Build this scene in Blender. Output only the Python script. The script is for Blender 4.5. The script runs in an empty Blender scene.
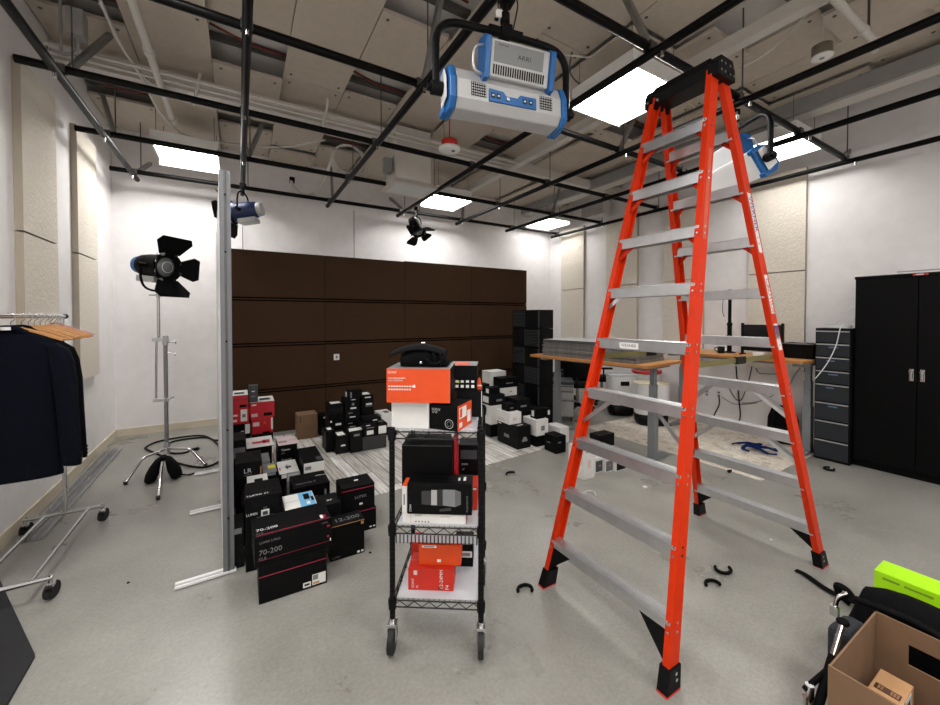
import bpy, math, random
from mathutils import Vector, Matrix, Euler
random.seed(4)
S = bpy.context.scene
COL = S.collection
PI = math.pi
# ---------------------------------------------------------------- camera model (940x705)
F = 389.; CX = 470.; YAW = math.radians(30.7); PIT = math.radians(1.0); H = 1.6
CY = 317. + F * math.tan(PIT)
def ray(px, py):
    x = (px - CX) / F; u = -(py - CY) / F
    d2 = math.cos(PIT) + u * math.sin(PIT); u2 = u * math.cos(PIT) - math.sin(PIT)
    return (x * math.cos(YAW) + d2 * math.sin(YAW), -x * math.sin(YAW) + d2 * math.cos(YAW), u2)
def atz(px, py, z=0.):
    a, b, c = ray(px, py); t = (z - H) / c; return Vector((a * t, b * t, z))
def aty(px, py, Y):
    a, b, c = ray(px, py); t = Y / b; return Vector((a * t, Y, H + c * t))
def atx(px, py, X):
    a, b, c = ray(px, py); t = X / a; return Vector((X, b * t, H + c * t))
def atd(px, py, d):
    a, b, c = ray(px, py); k = a * math.sin(YAW) + b * math.cos(YAW); t = d / k
    return Vector((a * t, b * t, H + c * t))
cam = bpy.data.cameras.new('camera'); co = bpy.data.objects.new('camera', cam); COL.objects.link(co)
co.location = (0, 0, H); co.rotation_euler = (PI / 2 - PIT, 0, -YAW)
cam.sensor_fit = 'HORIZONTAL'; cam.sensor_width = 36; cam.lens = F / 940 * 36
cam.shift_y = (CY - 352.5) / 940; cam.clip_start = .03
S.camera = co
vs = S.view_settings; vs.view_transform = 'Standard'; vs.look = 'None'; vs.gamma = 1; vs.use_curve_mapping = False
vs.exposure = 0.90
# ---------------------------------------------------------------- materials
MATS = {}
def srgb(c):
    return tuple((x / 12.92 if x <= .04045 else ((x + .055) / 1.055) ** 2.4) for x in c)
def mat(name, rgb, rough=.5, metal=0., var=.0, scale=8., bump=0., bscale=60., emit=0., spec=.5, trans=0., alpha=1.):
    """rgb in 0..255 sRGB; var = noise variation of the colour, bump = fine relief"""
    if name in MATS: return MATS[name]
    m = bpy.data.materials.new(name); m.use_nodes = True; nt = m.node_tree; N = nt.nodes; L = nt.links
    b = N['Principled BSDF']; c = srgb([x / 255 for x in rgb])
    b.inputs['Base Color'].default_value = (*c, 1); b.inputs['Roughness'].default_value = rough
    b.inputs['Metallic'].default_value = metal; b.inputs['Specular IOR Level'].default_value = spec
    if trans: b.inputs['Transmission Weight'].default_value = trans
    if alpha < 1: b.inputs['Alpha'].default_value = alpha
    if emit:
        b.inputs['Emission Color'].default_value = (*c, 1); b.inputs['Emission Strength'].default_value = emit
    tc = N.new('ShaderNodeTexCoord')
    n = N.new('ShaderNodeTexNoise'); n.inputs['Scale'].default_value = scale; n.inputs['Detail'].default_value = 5
    L.new(tc.outputs['Object'], n.inputs['Vector'])
    v = max(var, .03)
    r = N.new('ShaderNodeMapRange'); r.inputs['From Min'].default_value = .3; r.inputs['From Max'].default_value = .7
    r.inputs['To Min'].default_value = 1 - v; r.inputs['To Max'].default_value = 1 + v
    L.new(n.outputs['Fac'], r.inputs['Value'])
    mx = N.new('ShaderNodeVectorMath'); mx.operation = 'SCALE'; mx.inputs[0].default_value = c
    L.new(r.outputs['Result'], mx.inputs['Scale']); L.new(mx.outputs[0], b.inputs['Base Color'])
    if bump:
        n2 = N.new('ShaderNodeTexNoise'); n2.inputs['Scale'].default_value = bscale; n2.inputs['Detail'].default_value = 3
        L.new(tc.outputs['Object'], n2.inputs['Vector'])
        bp = N.new('ShaderNodeBump'); bp.inputs['Strength'].default_value = bump; bp.inputs['Distance'].default_value = .01
        L.new(n2.outputs['Fac'], bp.inputs['Height']); L.new(bp.outputs[0], b.inputs['Normal'])
    MATS[name] = m; return m
def nodes_of(m): return m.node_tree.nodes, m.node_tree.links, m.node_tree.nodes['Principled BSDF']
WALL = mat('wall paint', (238, 235, 234), .75, var=.01, bump=.12, bscale=90)
CEILM = mat('ceiling deck', (222, 219, 214), .9, var=.04)
BOARD = mat('ceiling board', (192, 181, 167), .9, var=.05, scale=14, bump=.2, bscale=50)
BEAM = mat('painted beam', (206, 202, 195), .8, var=.03)
DUCTG = mat('grey duct', (150, 149, 146), .6, var=.06)
BASEB = mat('baseboard cream', (214, 203, 182), .6)
ACOU = mat('acoustic panel fabric', (222, 214, 200), .95, var=.05, scale=45, bump=.9, bscale=38)
ACOUE = mat('acoustic panel edge', (178, 168, 152), .95)
PIPE = mat('black pipe', (7, 7, 7), .42, .0, var=.1, spec=.14)
STEEL = mat('galvanised steel', (150, 152, 152), .35, .8, var=.1)
CHROME = mat('chrome', (205, 205, 205), .18, 1.)
ALU = mat('aluminium', (204, 205, 206), .34, .85, var=.06, scale=20)
DKSTEEL = mat('dark steel strut', (96, 95, 92), .45, .6, var=.1)
ORANGE = mat('orange fibreglass', (208, 48, 2), .5, var=.04, scale=6, spec=.25)
BLACKP = mat('black plastic', (11, 11, 12), .5, var=.1, spec=.16)
BLACKM = mat('black matte', (9, 9, 10), .75, spec=.12, var=.1)
RUBBER = mat('black rubber', (20, 20, 20), .7)
WHITE = mat('white paint', (232, 232, 230), .5)
WHITEP = mat('white card', (226, 225, 222), .6, var=.02)
BROWN = mat('dark brown panel', (66, 46, 30), .6, var=.05, scale=3, spec=.12)
GROOVE = mat('groove dark', (12, 7, 5), .8, spec=.05)
BLUE = mat('blue housing', (26, 98, 164), .35, var=.05)
DBLUE = mat('dark blue housing', (22, 42, 84), .4)
SILV = mat('silver grey housing', (186, 187, 187), .4, .2, var=.05)
DSILV = mat('grey louvre', (84, 84, 84), .5, .3)
DIFF = mat('white diffuser sheet', (236, 236, 234), .55)
LAMP = mat('lit lamp diffuser', (255, 253, 251), .5, emit=17.)
LAMPD = mat('dimmed lamp diffuser', (255, 253, 251), .5, emit=8.5)
CABB = mat('black cabinet steel', (6, 6, 7), .42, var=.06, spec=.12)
DRAW = mat('charcoal drawer', (46, 49, 53), .42, var=.05, spec=.2)
WOOD = mat('wood edge', (176, 118, 62), .5)
KRAFT = mat('kraft cardboard', (122, 94, 69), .85, var=.06, scale=12)
KRAFTL = mat('light kraft cardboard', (182, 140, 98), .8, var=.05, scale=12)
NAVY = mat('navy wool', (9, 12, 22), 1., spec=.12, var=.15, scale=30, bump=.3, bscale=300)
NAVY2 = mat('black wool', (5, 6, 9), .95, spec=.12, var=.15, bump=.3, bscale=300)
HWOOD = mat('hanger wood', (196, 140, 84), .4, var=.1, scale=20)
RED = mat('red card', (184, 22, 34), .42)
REDO = mat('vermilion card', (196, 38, 18), .5)
ORC = mat('orange card', (218, 72, 12), .5)
BKC = mat('black card', (8, 8, 9), .5, var=.1, spec=.12)
BKC2 = mat('soft black card', (15, 15, 16), .55, var=.1, spec=.14)
DGC = mat('dark grey card', (62, 66, 72), .5)
GRC = mat('grey card', (122, 124, 126), .5)
WHC = mat('white carton', (224, 223, 219), .5, var=.02)
PINK = mat('magenta stripe', (150, 26, 58), .5)
PALEP = mat('pale pink card', (214, 192, 192), .5)
INKW = mat('white ink', (222, 222, 220), .6)
INKG = mat('grey ink', (120, 120, 120), .6)
INKB = mat('black ink', (20, 20, 20), .6)
LBL = mat('paper label', (228, 228, 224), .6)
YEL = mat('yellow label', (222, 214, 40), .5)
CYAN = mat('light blue print', (110, 176, 214), .5)
TAN = mat('tan print', (190, 140, 84), .5)
GREENB = mat('lime green card', (176, 240, 20), .45)
BIN = mat('white bin plastic', (224, 224, 222), .4)
GREYL = mat('desk leg grey', (128, 132, 136), .45, .1)
GREYC = mat('light grey steel', (164, 165, 165), .45)
BLUEC = mat('blue cloth', (18, 34, 84), .9, spec=.1)
GLASSC = mat('clear glass', (226, 238, 230), .05, trans=.9)
LENS = mat('lens glass', (120, 126, 128), .08, .2, spec=1.)
CLEAR = mat('clear shelf liner', (214, 216, 222), .25, alpha=.55)
PURP = mat('purple sticker', (70, 50, 150), .5)
OLIVE = mat('brass spreader bar', (122, 116, 70), .4, .6)
PAPER = mat('grey board stack', (112, 110, 106), .8, var=.25, scale=30)
SCREEN = mat('dark screen', (12, 12, 14), .2)
BLACKF = mat('black fabric', (11, 11, 12), .92, spec=.12, var=.2, scale=25, bump=.4, bscale=160)
REDP = mat('red plastic', (200, 40, 30), .45)
REDW = mat('red wire', (110, 36, 30), .6)
HOSE = mat('white cable', (206, 203, 196), .6)
def concrete():
    m = mat('polished concrete', (132, 129, 122), .3, var=.1, scale=1.6)
    N, L, b = nodes_of(m)
    tc = N.new('ShaderNodeTexCoord')
    n = N.new('ShaderNodeTexNoise'); n.inputs['Scale'].default_value = 55; n.inputs['Detail'].default_value = 8; n.inputs['Roughness'].default_value = .75
    L.new(tc.outputs['Object'], n.inputs['Vector'])
    n3 = N.new('ShaderNodeTexNoise'); n3.inputs['Scale'].default_value = 1.1; n3.inputs['Detail'].default_value = 8; n3.inputs['Roughness'].default_value = .65
    L.new(tc.outputs['Object'], n3.inputs['Vector'])
    cr = N.new('ShaderNodeValToRGB'); e = cr.color_ramp.elements
    e[0].position = .36; e[0].color = (*srgb((.485, .478, .45)), 1); e[1].position = .64; e[1].color = (*srgb((.63, .624, .595)), 1)
    mixv = N.new('ShaderNodeMath'); mixv.operation = 'MULTIPLY_ADD'; mixv.inputs[1].default_value = .45
    sc = N.new('ShaderNodeMath'); sc.operation = 'MULTIPLY'; sc.inputs[1].default_value = .55
    L.new(n3.outputs['Fac'], sc.inputs[0]); L.new(n.outputs['Fac'], mixv.inputs[0]); L.new(sc.outputs[0], mixv.inputs[2])
    L.new(mixv.outputs[0], cr.inputs[0]); L.new(cr.outputs[0], b.inputs['Base Color'])
    rr = N.new('ShaderNodeMapRange'); rr.inputs['From Min'].default_value = .3; rr.inputs['From Max'].default_value = .7
    rr.inputs['To Min'].default_value = .24; rr.inputs['To Max'].default_value = .4
    L.new(n3.outputs['Fac'], rr.inputs[0]); L.new(rr.outputs[0], b.inputs['Roughness'])
    bp = N.new('ShaderNodeBump'); bp.inputs['Strength'].default_value = .06; bp.inputs['Distance'].default_value = .004
    L.new(n.outputs['Fac'], bp.inputs['Height']); L.new(bp.outputs[0], b.inputs['Normal'])
    return m
def planks():
    m = mat('whitewashed plank vinyl', (200, 196, 188), .5)
    N, L, b = nodes_of(m)
    tc = N.new('ShaderNodeTexCoord'); mp = N.new('ShaderNodeMapping'); mp.inputs['Rotation'].default_value = (0, 0, PI / 2)
    L.new(tc.outputs['Object'], mp.inputs['Vector'])
    br = N.new('ShaderNodeTexBrick'); br.inputs['Scale'].default_value = 1; br.inputs['Brick Width'].default_value = 1.1
    br.inputs['Row Height'].default_value = .13; br.inputs['Mortar Size'].default_value = .004
    br.inputs['Color1'].default_value = (*srgb((.92, .91, .89)), 1); br.inputs['Color2'].default_value = (*srgb((.74, .72, .69)), 1)
    br.inputs['Mortar'].default_value = (*srgb((.34, .32, .3)), 1); br.offset = .37
    L.new(mp.outputs[0], br.inputs['Vector'])
    mp2 = N.new('ShaderNodeMapping'); mp2.inputs['Scale'].default_value = (22, 1.6, 1)
    L.new(tc.outputs['Object'], mp2.inputs['Vector'])
    n = N.new('ShaderNodeTexNoise'); n.inputs['Scale'].default_value = 2; n.inputs['Detail'].default_value = 6
    L.new(mp2.outputs[0], n.inputs['Vector'])
    r = N.new('ShaderNodeMapRange'); r.inputs['From Min'].default_value = .35; r.inputs['From Max'].default_value = .65
    r.inputs['To Min'].default_value = .58; r.inputs['To Max'].default_value = 1.12
    L.new(n.outputs['Fac'], r.inputs[0])
    mx = N.new('ShaderNodeVectorMath'); mx.operation = 'SCALE'
    L.new(br.outputs['Color'], mx.inputs[0]); L.new(r.outputs[0], mx.inputs['Scale']); L.new(mx.outputs[0], b.inputs['Base Color'])
    return m
def ornate():
    m = mat('faded oriental rug', (206, 198, 184), .95)
    N, L, b = nodes_of(m)
    tc = N.new('ShaderNodeTexCoord')
    v = N.new('ShaderNodeTexVoronoi'); v.inputs['Scale'].default_value = 7
    n = N.new('ShaderNodeTexNoise'); n.inputs['Scale'].default_value = 9; n.inputs['Detail'].default_value = 6; n.inputs['Distortion'].default_value = 2.5
    L.new(tc.outputs['Object'], v.inputs['Vector']); L.new(tc.outputs['Object'], n.inputs['Vector'])
    w = N.new('ShaderNodeMath'); w.operation = 'MULTIPLY'; L.new(v.outputs['Distance'], w.inputs[0]); L.new(n.outputs['Fac'], w.inputs[1])
    cr = N.new('ShaderNodeValToRGB'); e = cr.color_ramp.elements
    e[0].position = .12; e[0].color = (*srgb((.70, .66, .60)), 1); e[1].position = .2; e[1].color = (*srgb((.84, .81, .76)), 1)
    x = cr.color_ramp.elements.new(.3); x.color = (*srgb((.74, .70, .64)), 1)
    x = cr.color_ramp.elements.new(.36); x.color = (*srgb((.85, .83, .78)), 1)
    L.new(w.outputs[0], cr.inputs[0]); L.new(cr.outputs[0], b.inputs['Base Color'])
    return m
def bamboo():
    m = mat('desk top wood', (206, 152, 92), .42)
    N, L, b = nodes_of(m)
    tc = N.new('ShaderNodeTexCoord'); mp = N.new('ShaderNodeMapping'); mp.inputs['Scale'].default_value = (2, 40, 40)
    L.new(tc.outputs['Object'], mp.inputs['Vector'])
    n = N.new('ShaderNodeTexNoise'); n.inputs['Scale'].default_value = 1.5; n.inputs['Detail'].default_value = 4
    L.new(mp.outputs[0], n.inputs['Vector'])
    cr = N.new('ShaderNodeValToRGB'); e = cr.color_ramp.elements
    e[0].position = .3; e[0].color = (*srgb((.70, .47, .25)), 1); e[1].position = .7; e[1].color = (*srgb((.86, .64, .40)), 1)
    L.new(n.outputs['Fac'], cr.inputs[0]); L.new(cr.outputs[0], b.inputs['Base Color'])
    return m
CONC = concrete(); PLANK = planks(); RUG = ornate(); DESKW = bamboo()
# ---------------------------------------------------------------- mesh builder
class MB:
    def __init__(s): s.v = []; s.f = []; s.m = []; s.s = []; s.mats = []; s.M = Matrix()
    def mi(s, m):
        if m not in s.mats: s.mats.append(m)
        return s.mats.index(m)
    def add(s, vs_, fs, m, smooth=False):
        o = len(s.v); s.v += [tuple(s.M @ Vector(p)) for p in vs_]
        i = s.mi(m)
        for f in fs: s.f.append([o + k for k in f]); s.m.append(i); s.s.append(smooth)
        return s
    def box(s, x0, x1, y0, y1, z0, z1, m, fm=None):
        vs_ = [(x0,y0,z0),(x1,y0,z0),(x1,y1,z0),(x0,y1,z0),(x0,y0,z1),(x1,y0,z1),(x1,y1,z1),(x0,y1,z1)]
        fs = {'bottom':(0,3,2,1),'top':(4,5,6,7),'front':(0,1,5,4),'right':(1,2,6,5),'back':(2,3,7,6),'left':(3,0,4,7)}
        for k, f in fs.items(): s.add(vs_, [f], (fm or {}).get(k, m)) if fm else None
        if not fm: s.add(vs_, list(fs.values()), m)
        return s
    def bar(s, p0, p1, w, h, m, up=(0,0,1)):
        """rectangular bar; w across, h along 'up'"""
        p0 = Vector(p0); p1 = Vector(p1); d = (p1 - p0).normalized(); u = Vector(up); u = (u - d * u.dot(d))
        if u.length < 1e-5: u = Vector((1,0,0)) - d * d.x
        u.normalize(); r = d.cross(u)
        q = []
        for p in (p0, p1):
            for a, b in ((-1,-1),(1,-1),(1,1),(-1,1)): q.append(p + r * a * w / 2 + u * b * h / 2)
        return s.add(q, [(0,1,2,3),(7,6,5,4),(0,4,5,1),(1,5,6,2),(2,6,7,3),(3,7,4,0)], m)
    def tube(s, pts, r, m, seg=10, closed=False, cap=True, flat=1.0):
        pts = [Vector(p) for p in pts]; n = len(pts)
        rs = r if isinstance(r, (list, tuple)) else [r] * n
        ring = []; u = None
        for i, p in enumerate(pts):
            a = pts[(i - 1) % n] if (closed or i > 0) else p; b = pts[(i + 1) % n] if (closed or i < n - 1) else p
            d = (b - a).normalized()
            if u is None:
                u = Vector((0,0,1)) if abs(d.z) < .9 else Vector((1,0,0))
            u = (u - d * u.dot(d)).normalized(); w = d.cross(u)
            ring.append([p + (u * math.cos(2*PI*k/seg) * flat + w * math.sin(2*PI*k/seg)) * rs[i] for k in range(seg)])
        vs_ = [q for R in ring for q in R]; fs = []
        for i in range(n if closed else n - 1):
            j = (i + 1) % n
            for k in range(seg):
                l = (k + 1) % seg; fs.append((i*seg+k, i*seg+l, j*seg+l, j*seg+k))
        s.add(vs_, fs, m, True)
        if cap and not closed:
            s.add(ring[0], [tuple(range(seg))[::-1]], m); s.add(ring[-1], [tuple(range(seg))], m)
        return s
    def cyl(s, p0, p1, r, m, r1=None, seg=16):
        return s.tube([p0, p1], [r, r if r1 is None else r1], m, seg)
    def lathe(s, prof, m, seg=24, M=None, caps=True):
        old = s.M
        if M is not None: s.M = old @ M
        vs_ = []; fs = []
        for (r, z) in prof:
            for k in range(seg): a = 2*PI*k/seg; vs_.append((r*math.cos(a), r*math.sin(a), z))
        for i in range(len(prof)-1):
            for k in range(seg):
                l = (k+1) % seg; fs.append((i*seg+k, i*seg+l, (i+1)*seg+l, (i+1)*seg+k))
        s.add(vs_, fs, m, True)
        if caps: s.add(vs_[:seg], [tuple(range(seg))[::-1]], m); s.add(vs_[-seg:], [tuple(range(seg))], m)
        s.M = old; return s
    def prism(s, poly, y0, y1, m, axis='y'):
        """polygon in (a,b) extruded along axis"""
        n = len(poly)
        def P(a, b, c): return {'y': (a, c, b), 'x': (c, a, b), 'z': (a, b, c)}[axis]
        vs_ = [P(a, b, y0) for a, b in poly] + [P(a, b, y1) for a, b in poly]
        fs = [tuple(range(n)), tuple(range(2*n-1, n-1, -1))] + [(i, i+n, (i+1) % n + n, (i+1) % n) for i in range(n)]
        return s.add(vs_, fs, m)
    def loft(s, rings, m, cap=True, smooth=True):
        n = len(rings[0]); vs_ = [p for R in rings for p in R]; fs = []
        for i in range(len(rings)-1):
            for k in range(n): l = (k+1) % n; fs.append((i*n+k, i*n+l, (i+1)*n+l, (i+1)*n+k))
        if cap: fs.append(tuple(range(n))[::-1]); fs.append(tuple(range((len(rings)-1)*n, len(rings)*n)))
        return s.add(vs_, fs, m, smooth)
    def text(s, body, origin, ux, uy, size, m, align='LEFT'):
        """flat letters lying in the plane spanned by ux, uy"""
        me = textmesh(body, align); ux = Vector(ux); uy = Vector(uy); o = Vector(origin)
        s.add([o + ux * v.co.x * size + uy * v.co.y * size for v in me.vertices], [tuple(p.vertices) for p in me.polygons], m)
        return s
    def build(s, name, parent=None, bevel=0., fix=True):
        me = bpy.data.meshes.new(name); me.from_pydata(s.v, [], s.f)
        for m in s.mats: me.materials.append(m)
        me.polygons.foreach_set('material_index', s.m); me.polygons.foreach_set('use_smooth', s.s); me.update()
        o = bpy.data.objects.new(name, me); COL.objects.link(o)
        if parent is not None: o.parent = parent
        if bevel:
            b = o.modifiers.new('bevel', 'BEVEL'); b.width = bevel; b.segments = 2; b.limit_method = 'ANGLE'; b.angle_limit = .8
        return o
_T = {}
def textmesh(body, align):
    k = (body, align)
    if k in _T: return _T[k]
    c = bpy.data.curves.new('t', 'FONT'); c.body = body; c.align_x = align; c.resolution_u = 2
    o = bpy.data.objects.new('t', c); COL.objects.link(o)
    dg = bpy.context.evaluated_depsgraph_get(); dg.update()
    me = bpy.data.meshes.new_from_object(o.evaluated_get(dg)); bpy.data.objects.remove(o)
    _T[k] = me; return me
def smooth_pts(pts, n=6, closed=False):
    P = [Vector(p) for p in pts]; out = []; N_ = len(P)
    for i in range(N_ if closed else N_-1):
        g = lambda k: P[k % N_] if closed else P[max(0, min(N_-1, k))]
        a, b, c, d = g(i-1), g(i), g(i+1), g(i+2)
        for j in range(n):
            t = j / n
            out.append(.5*((2*b)+(c-a)*t+(2*a-5*b+4*c-d)*t*t+(3*b-a-3*c+d)*t**3))
    if not closed: out.append(P[-1])
    return out
def thing(name, label, cat, loc=(0,0,0), rz=0., group=None, rot=None):
    o = bpy.data.objects.new(name, None); COL.objects.link(o); o.empty_display_size = .1
    o.location = loc; o.rotation_euler = rot if rot else (0, 0, rz)
    o['label'] = label; o['category'] = cat
    if group: o['group'] = group
    return o
def tag(o, label, cat, group=None, kind=None):
    o['label'] = label; o['category'] = cat
    if group: o['group'] = group
    if kind: o['kind'] = kind
    return o
def struct(mb, name, **k):
    o = mb.build(name, **k); o['kind'] = 'structure'; return o
# ================================================================ ROOM
XL, XR, YB, YF, ZC = -1.43, 6.22, 6.85, -2.4, 4.24
struct(MB().box(XL-.1, XR+.1, YF-.1, YB+.1, -.1, 0, CONC), 'floor')
struct(MB().box(XL-.1, XL, YF-.1, YB+.1, 0, ZC, WALL), 'wall_left')
struct(MB().box(XR, XR+.1, YF-.1, YB+.1, 0, ZC, WALL), 'wall_right')
struct(MB().box(XL, XR, YB, YB+.1, 0, ZC, WALL), 'wall_back')
struct(MB().box(XL, XR, YF-.1, YF, 0, ZC, WALL), 'wall_front')
ceil = struct(MB().box(XL-.1, XR+.1, YF-.1, YB+.1, ZC, ZC+.1, CEILM), 'ceiling')
def basebd(n, a): struct(MB().box(*a, BASEB), n)
basebd('baseboard_left', (XL, XL+.014, YF+.02, YB-.016, .0005, .1))
basebd('baseboard_back', (XL+.001, XR-.02, YB-.014, YB, .0005, .1))
basebd('baseboard_right', (XR-.014, XR, YF+.02, YB-.016, .0005, .1))
# boards hung under the deck: 0.61 m columns, with square gaps
gaps = [(-1.43,-.82,3.9,4.4),(-.2,.41,3.9,4.45),(1.02,1.63,3.95,4.43),(1.02,1.63,2.3,3.1),(-.2,.41,5.5,5.9),(1.02,1.63,5.6,6.0),(-1.43,-.82,5.55,5.9),
        (2.24,2.85,3.3,3.8),(2.85,3.46,4.4,4.9),(3.46,4.07,.2,1.8),(2.24,2.85,5.2,5.6),(4.07,4.68,3.0,3.5),(4.07,4.68,5.0,5.5),(-.2,.41,1.9,2.4),(5.9,6.22,.3,2.2),(5.9,6.22,3.6,4.4)]
bm_ = MB(); x = XL + .01; k = 0
while x < XR - .05:
    x1 = min(x + .61, XR - .01)
    cuts = sorted([(a, b) for (p, q, a, b) in gaps if p < (x + x1) / 2 < q])
    y = YF + .05; segs = []
    for a, b in cuts: segs.append((y, a)); y = b
    segs.append((y, YB - .02))
    for a, b in segs:
        yy = a
        while yy < b - .05:
            y2 = min(yy + 1.83 - (.5 if (k * 7 + int(yy * 3)) % 3 == 0 else 0), b)
            if b - y2 < .3: y2 = b
            z = 4.08 if (k + int(yy)) % 3 else 4.02
            bm_.box(x + .004, x1 - .004, yy + .004, y2 - .004, z, z + .03, BOARD)
            for sx in (x + .07, x1 - .07):
                for sy in (yy + .08, y2 - .08): bm_.cyl((sx, sy, z - .004), (sx, sy, z + .001), .014, DSILV, seg=8)
            yy = y2
    x = x1; k += 1
bm_.build('ceiling_board', ceil)
b2 = MB()
for (p, q, a, b) in gaps:      # strut channels and red wire seen through the gaps
    ym = a + (b - a) * .75
    b2.box(p - .1 if p > XL else XL + .01, min(q + .1, XR - .01), ym, ym + .05, 4.17, 4.225, DKSTEEL)
b2.build('strut_channel', ceil)
b3 = MB()
for (p, q, a, b) in gaps:
    ym = a + (b - a) * .5; b3.tube(smooth_pts([(max(p, XL+.02), ym - .05, 4.17), ((p+q)/2, ym, 4.13), (min(q, XR-.02), ym + .08, 4.17)], 5), .012, REDW, 6)
b3.build('red_wire', ceil)
# beams and soffits
struct(MB().box(5.42, 5.62, YF+.02, YB-.02, 3.86, 4.02, BEAM).box(5.36, 5.42, YF+.02, YB-.02, 3.86, 4.02, DUCTG), 'trim_1')
struct(MB().box(3.47, 3.57, YF+.02, YB-.02, 3.8, 3.9, BEAM), 'trim_2')
struct(MB().box(XL+.01, XR-.01, 4.86, 4.98, 3.88, 4.02, BEAM), 'trim_3')
# ceiling services
for i, (y, z) in enumerate(((4.47, 3.80), (4.53, 3.83), (4.59, 3.80), (4.65, 3.83))):
    o = MB().tube([(XL+.01, y, z), (3.45, y, z)], .013, BEAM, 8).build('conduit')
    tag(o, 'thin white ceiling conduit, %s of the four parallel runs' % ('nearest', 'second nearest', 'third nearest', 'farthest')[i], 'conduit', 'parallel ceiling conduits')
t = thing('sprinkler_pipe', 'white sprinkler pipe running toward the back wall above the standing film light', 'pipe', (-.62, 0, 3.8))
MB().tube([(0, 1.5, 0), (0, 4.42, 0)], .03, BEAM, 12).tube([(0, 4.7, 0), (0, 5.5, 0)], .03, BEAM, 12).build('pipe_run', t)
MB().cyl((0, 5.42, 0), (0, 5.5, 0), .045, BEAM).build('coupling', t); MB().cyl((0, 4.12, 0), (0, 4.2, 0), .04, BEAM).build('coupling', t)
MB().tube([(0, 4.42, 0), (0, 4.7, 0)], .028, BEAM, 10).build('pipe_offset', t)
t = thing('sprinkler_pipe', 'short white sprinkler pipe at the top right near the cylindrical sensor', 'pipe', (0, 1.02, 3.72))
MB().tube([(3.0, 0, 0), (4.25, 0, 0)], .026, BEAM, 12).build('pipe_run', t)
MB().cyl((3.95, 0, 0), (4.02, 0, 0), .033, BEAM).build('coupling', t); MB().cyl((4.2, 0, 0), (4.28, 0, 0), .035, BEAM).build('coupling', t)
MB().cyl((4.25, 0, 0), (4.25, 0, -.07), .02, BEAM).build('sprinkler_head', t)
MB().tube([(4.1, 0, .03), (4.1, 0, .3)], .008, DKSTEEL, 6).tube([(3.3, 0, .03), (3.3, 0, .3)], .008, DKSTEEL, 6).build('hanger_rod', t)
# ---------------------------------------------------------------- pipe grid
ZP = 3.40; SP = 1.189; QX = [-1.13 + SP * i for i in range(6)] + [6.07]; RY = {'C': 6.45, 'B': 5.26, 'A': 4.07, 'P0': 2.88, 'P1': 1.69, 'P2': .5}
rowlab = {'C': 'black grid pipe closest to the back wall, running left to right', 'B': 'black grid pipe second from the back wall, running left to right',
          'A': 'black grid pipe third from the back wall, running left to right', 'P0': 'black grid pipe passing just behind the large blue film light, left to right',
          'P1': 'black grid pipe passing behind the ladder top, left to right', 'P2': 'black grid pipe nearest the camera, running left to right'}
for k, y in RY.items():
    t = thing('grid_pipe', rowlab[k], 'pipe', (0, y, ZP + .045), 0, 'black ceiling grid pipes running left to right')
    MB().tube([(XL + .07, 0, 0), (XR - .12, 0, 0)], .029, PIPE, 14).build('pipe_run', t)
    sx = [QX[i] for i in ((1, 3, 5) if k in ('C', 'A', 'P1') else (0, 2, 4))]
    for x in (QX if k in ('C', 'B') else QX[::2]):
        if abs(x - QX[2]) < .1 and k == 'C': continue
        MB().cyl((x + .07, 0, .02), (x + .07, 0, .77), .006, DKSTEEL, seg=6).build('hanger_rod', t)
    for (qi, rk, px, py) in ((0, 'A', 110, 42), (0, 'C', 165, 158), (0, 'B', 102, 100), (2, 'P0', 441, 4), (3, 'P1', 623, 0), (6, 'P1', 882, 122), (4, 'P0', 640, 110), (3, 'C', 377, 190), (2, 'C', 331, 170), (4, 'C', 463, 203), (5, 'B', 560, 190), (1, 'B', 262, 130)):
        if rk != k: continue
        p = atz(px, py, 4.0); MB().bar((QX[qi] + .05, .03, .03), (p.x, p.y - y, 4.06 - ZP - .045), .04, .04, STEEL).build('strut_brace', t)
    for x in QX: MB().box(x - .035, x + .035, -.03, .03, -.026, .03, DKSTEEL).build('pipe_clamp', t)
collab = ['farthest left, beside the left wall', 'second from the left, over the tall narrow partition post', 'third from the left, carrying the large blue film light', 'fourth from the left, carrying the small black spotlight',
          'fifth from the left, carrying the film light behind the ladder', 'sixth from the left, second from the right wall', 'farthest right, along the right wall']
for i, x in enumerate(QX):
    t = thing('grid_pipe', 'black grid pipe ' + collab[i], 'pipe', (x, 0, ZP - .004), 0, 'black ceiling grid pipes running front to back')
    MB().tube([(0, YF + .3, 0), (0, YB - .22, 0)], .029, PIPE, 14).build('pipe_run', t)
    for k, y in RY.items():
        MB().cyl((0, y - .09, -.02), (0, y - .09, -.06), .012, CHROME, seg=10).build('clamp_bolt', t)
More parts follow.
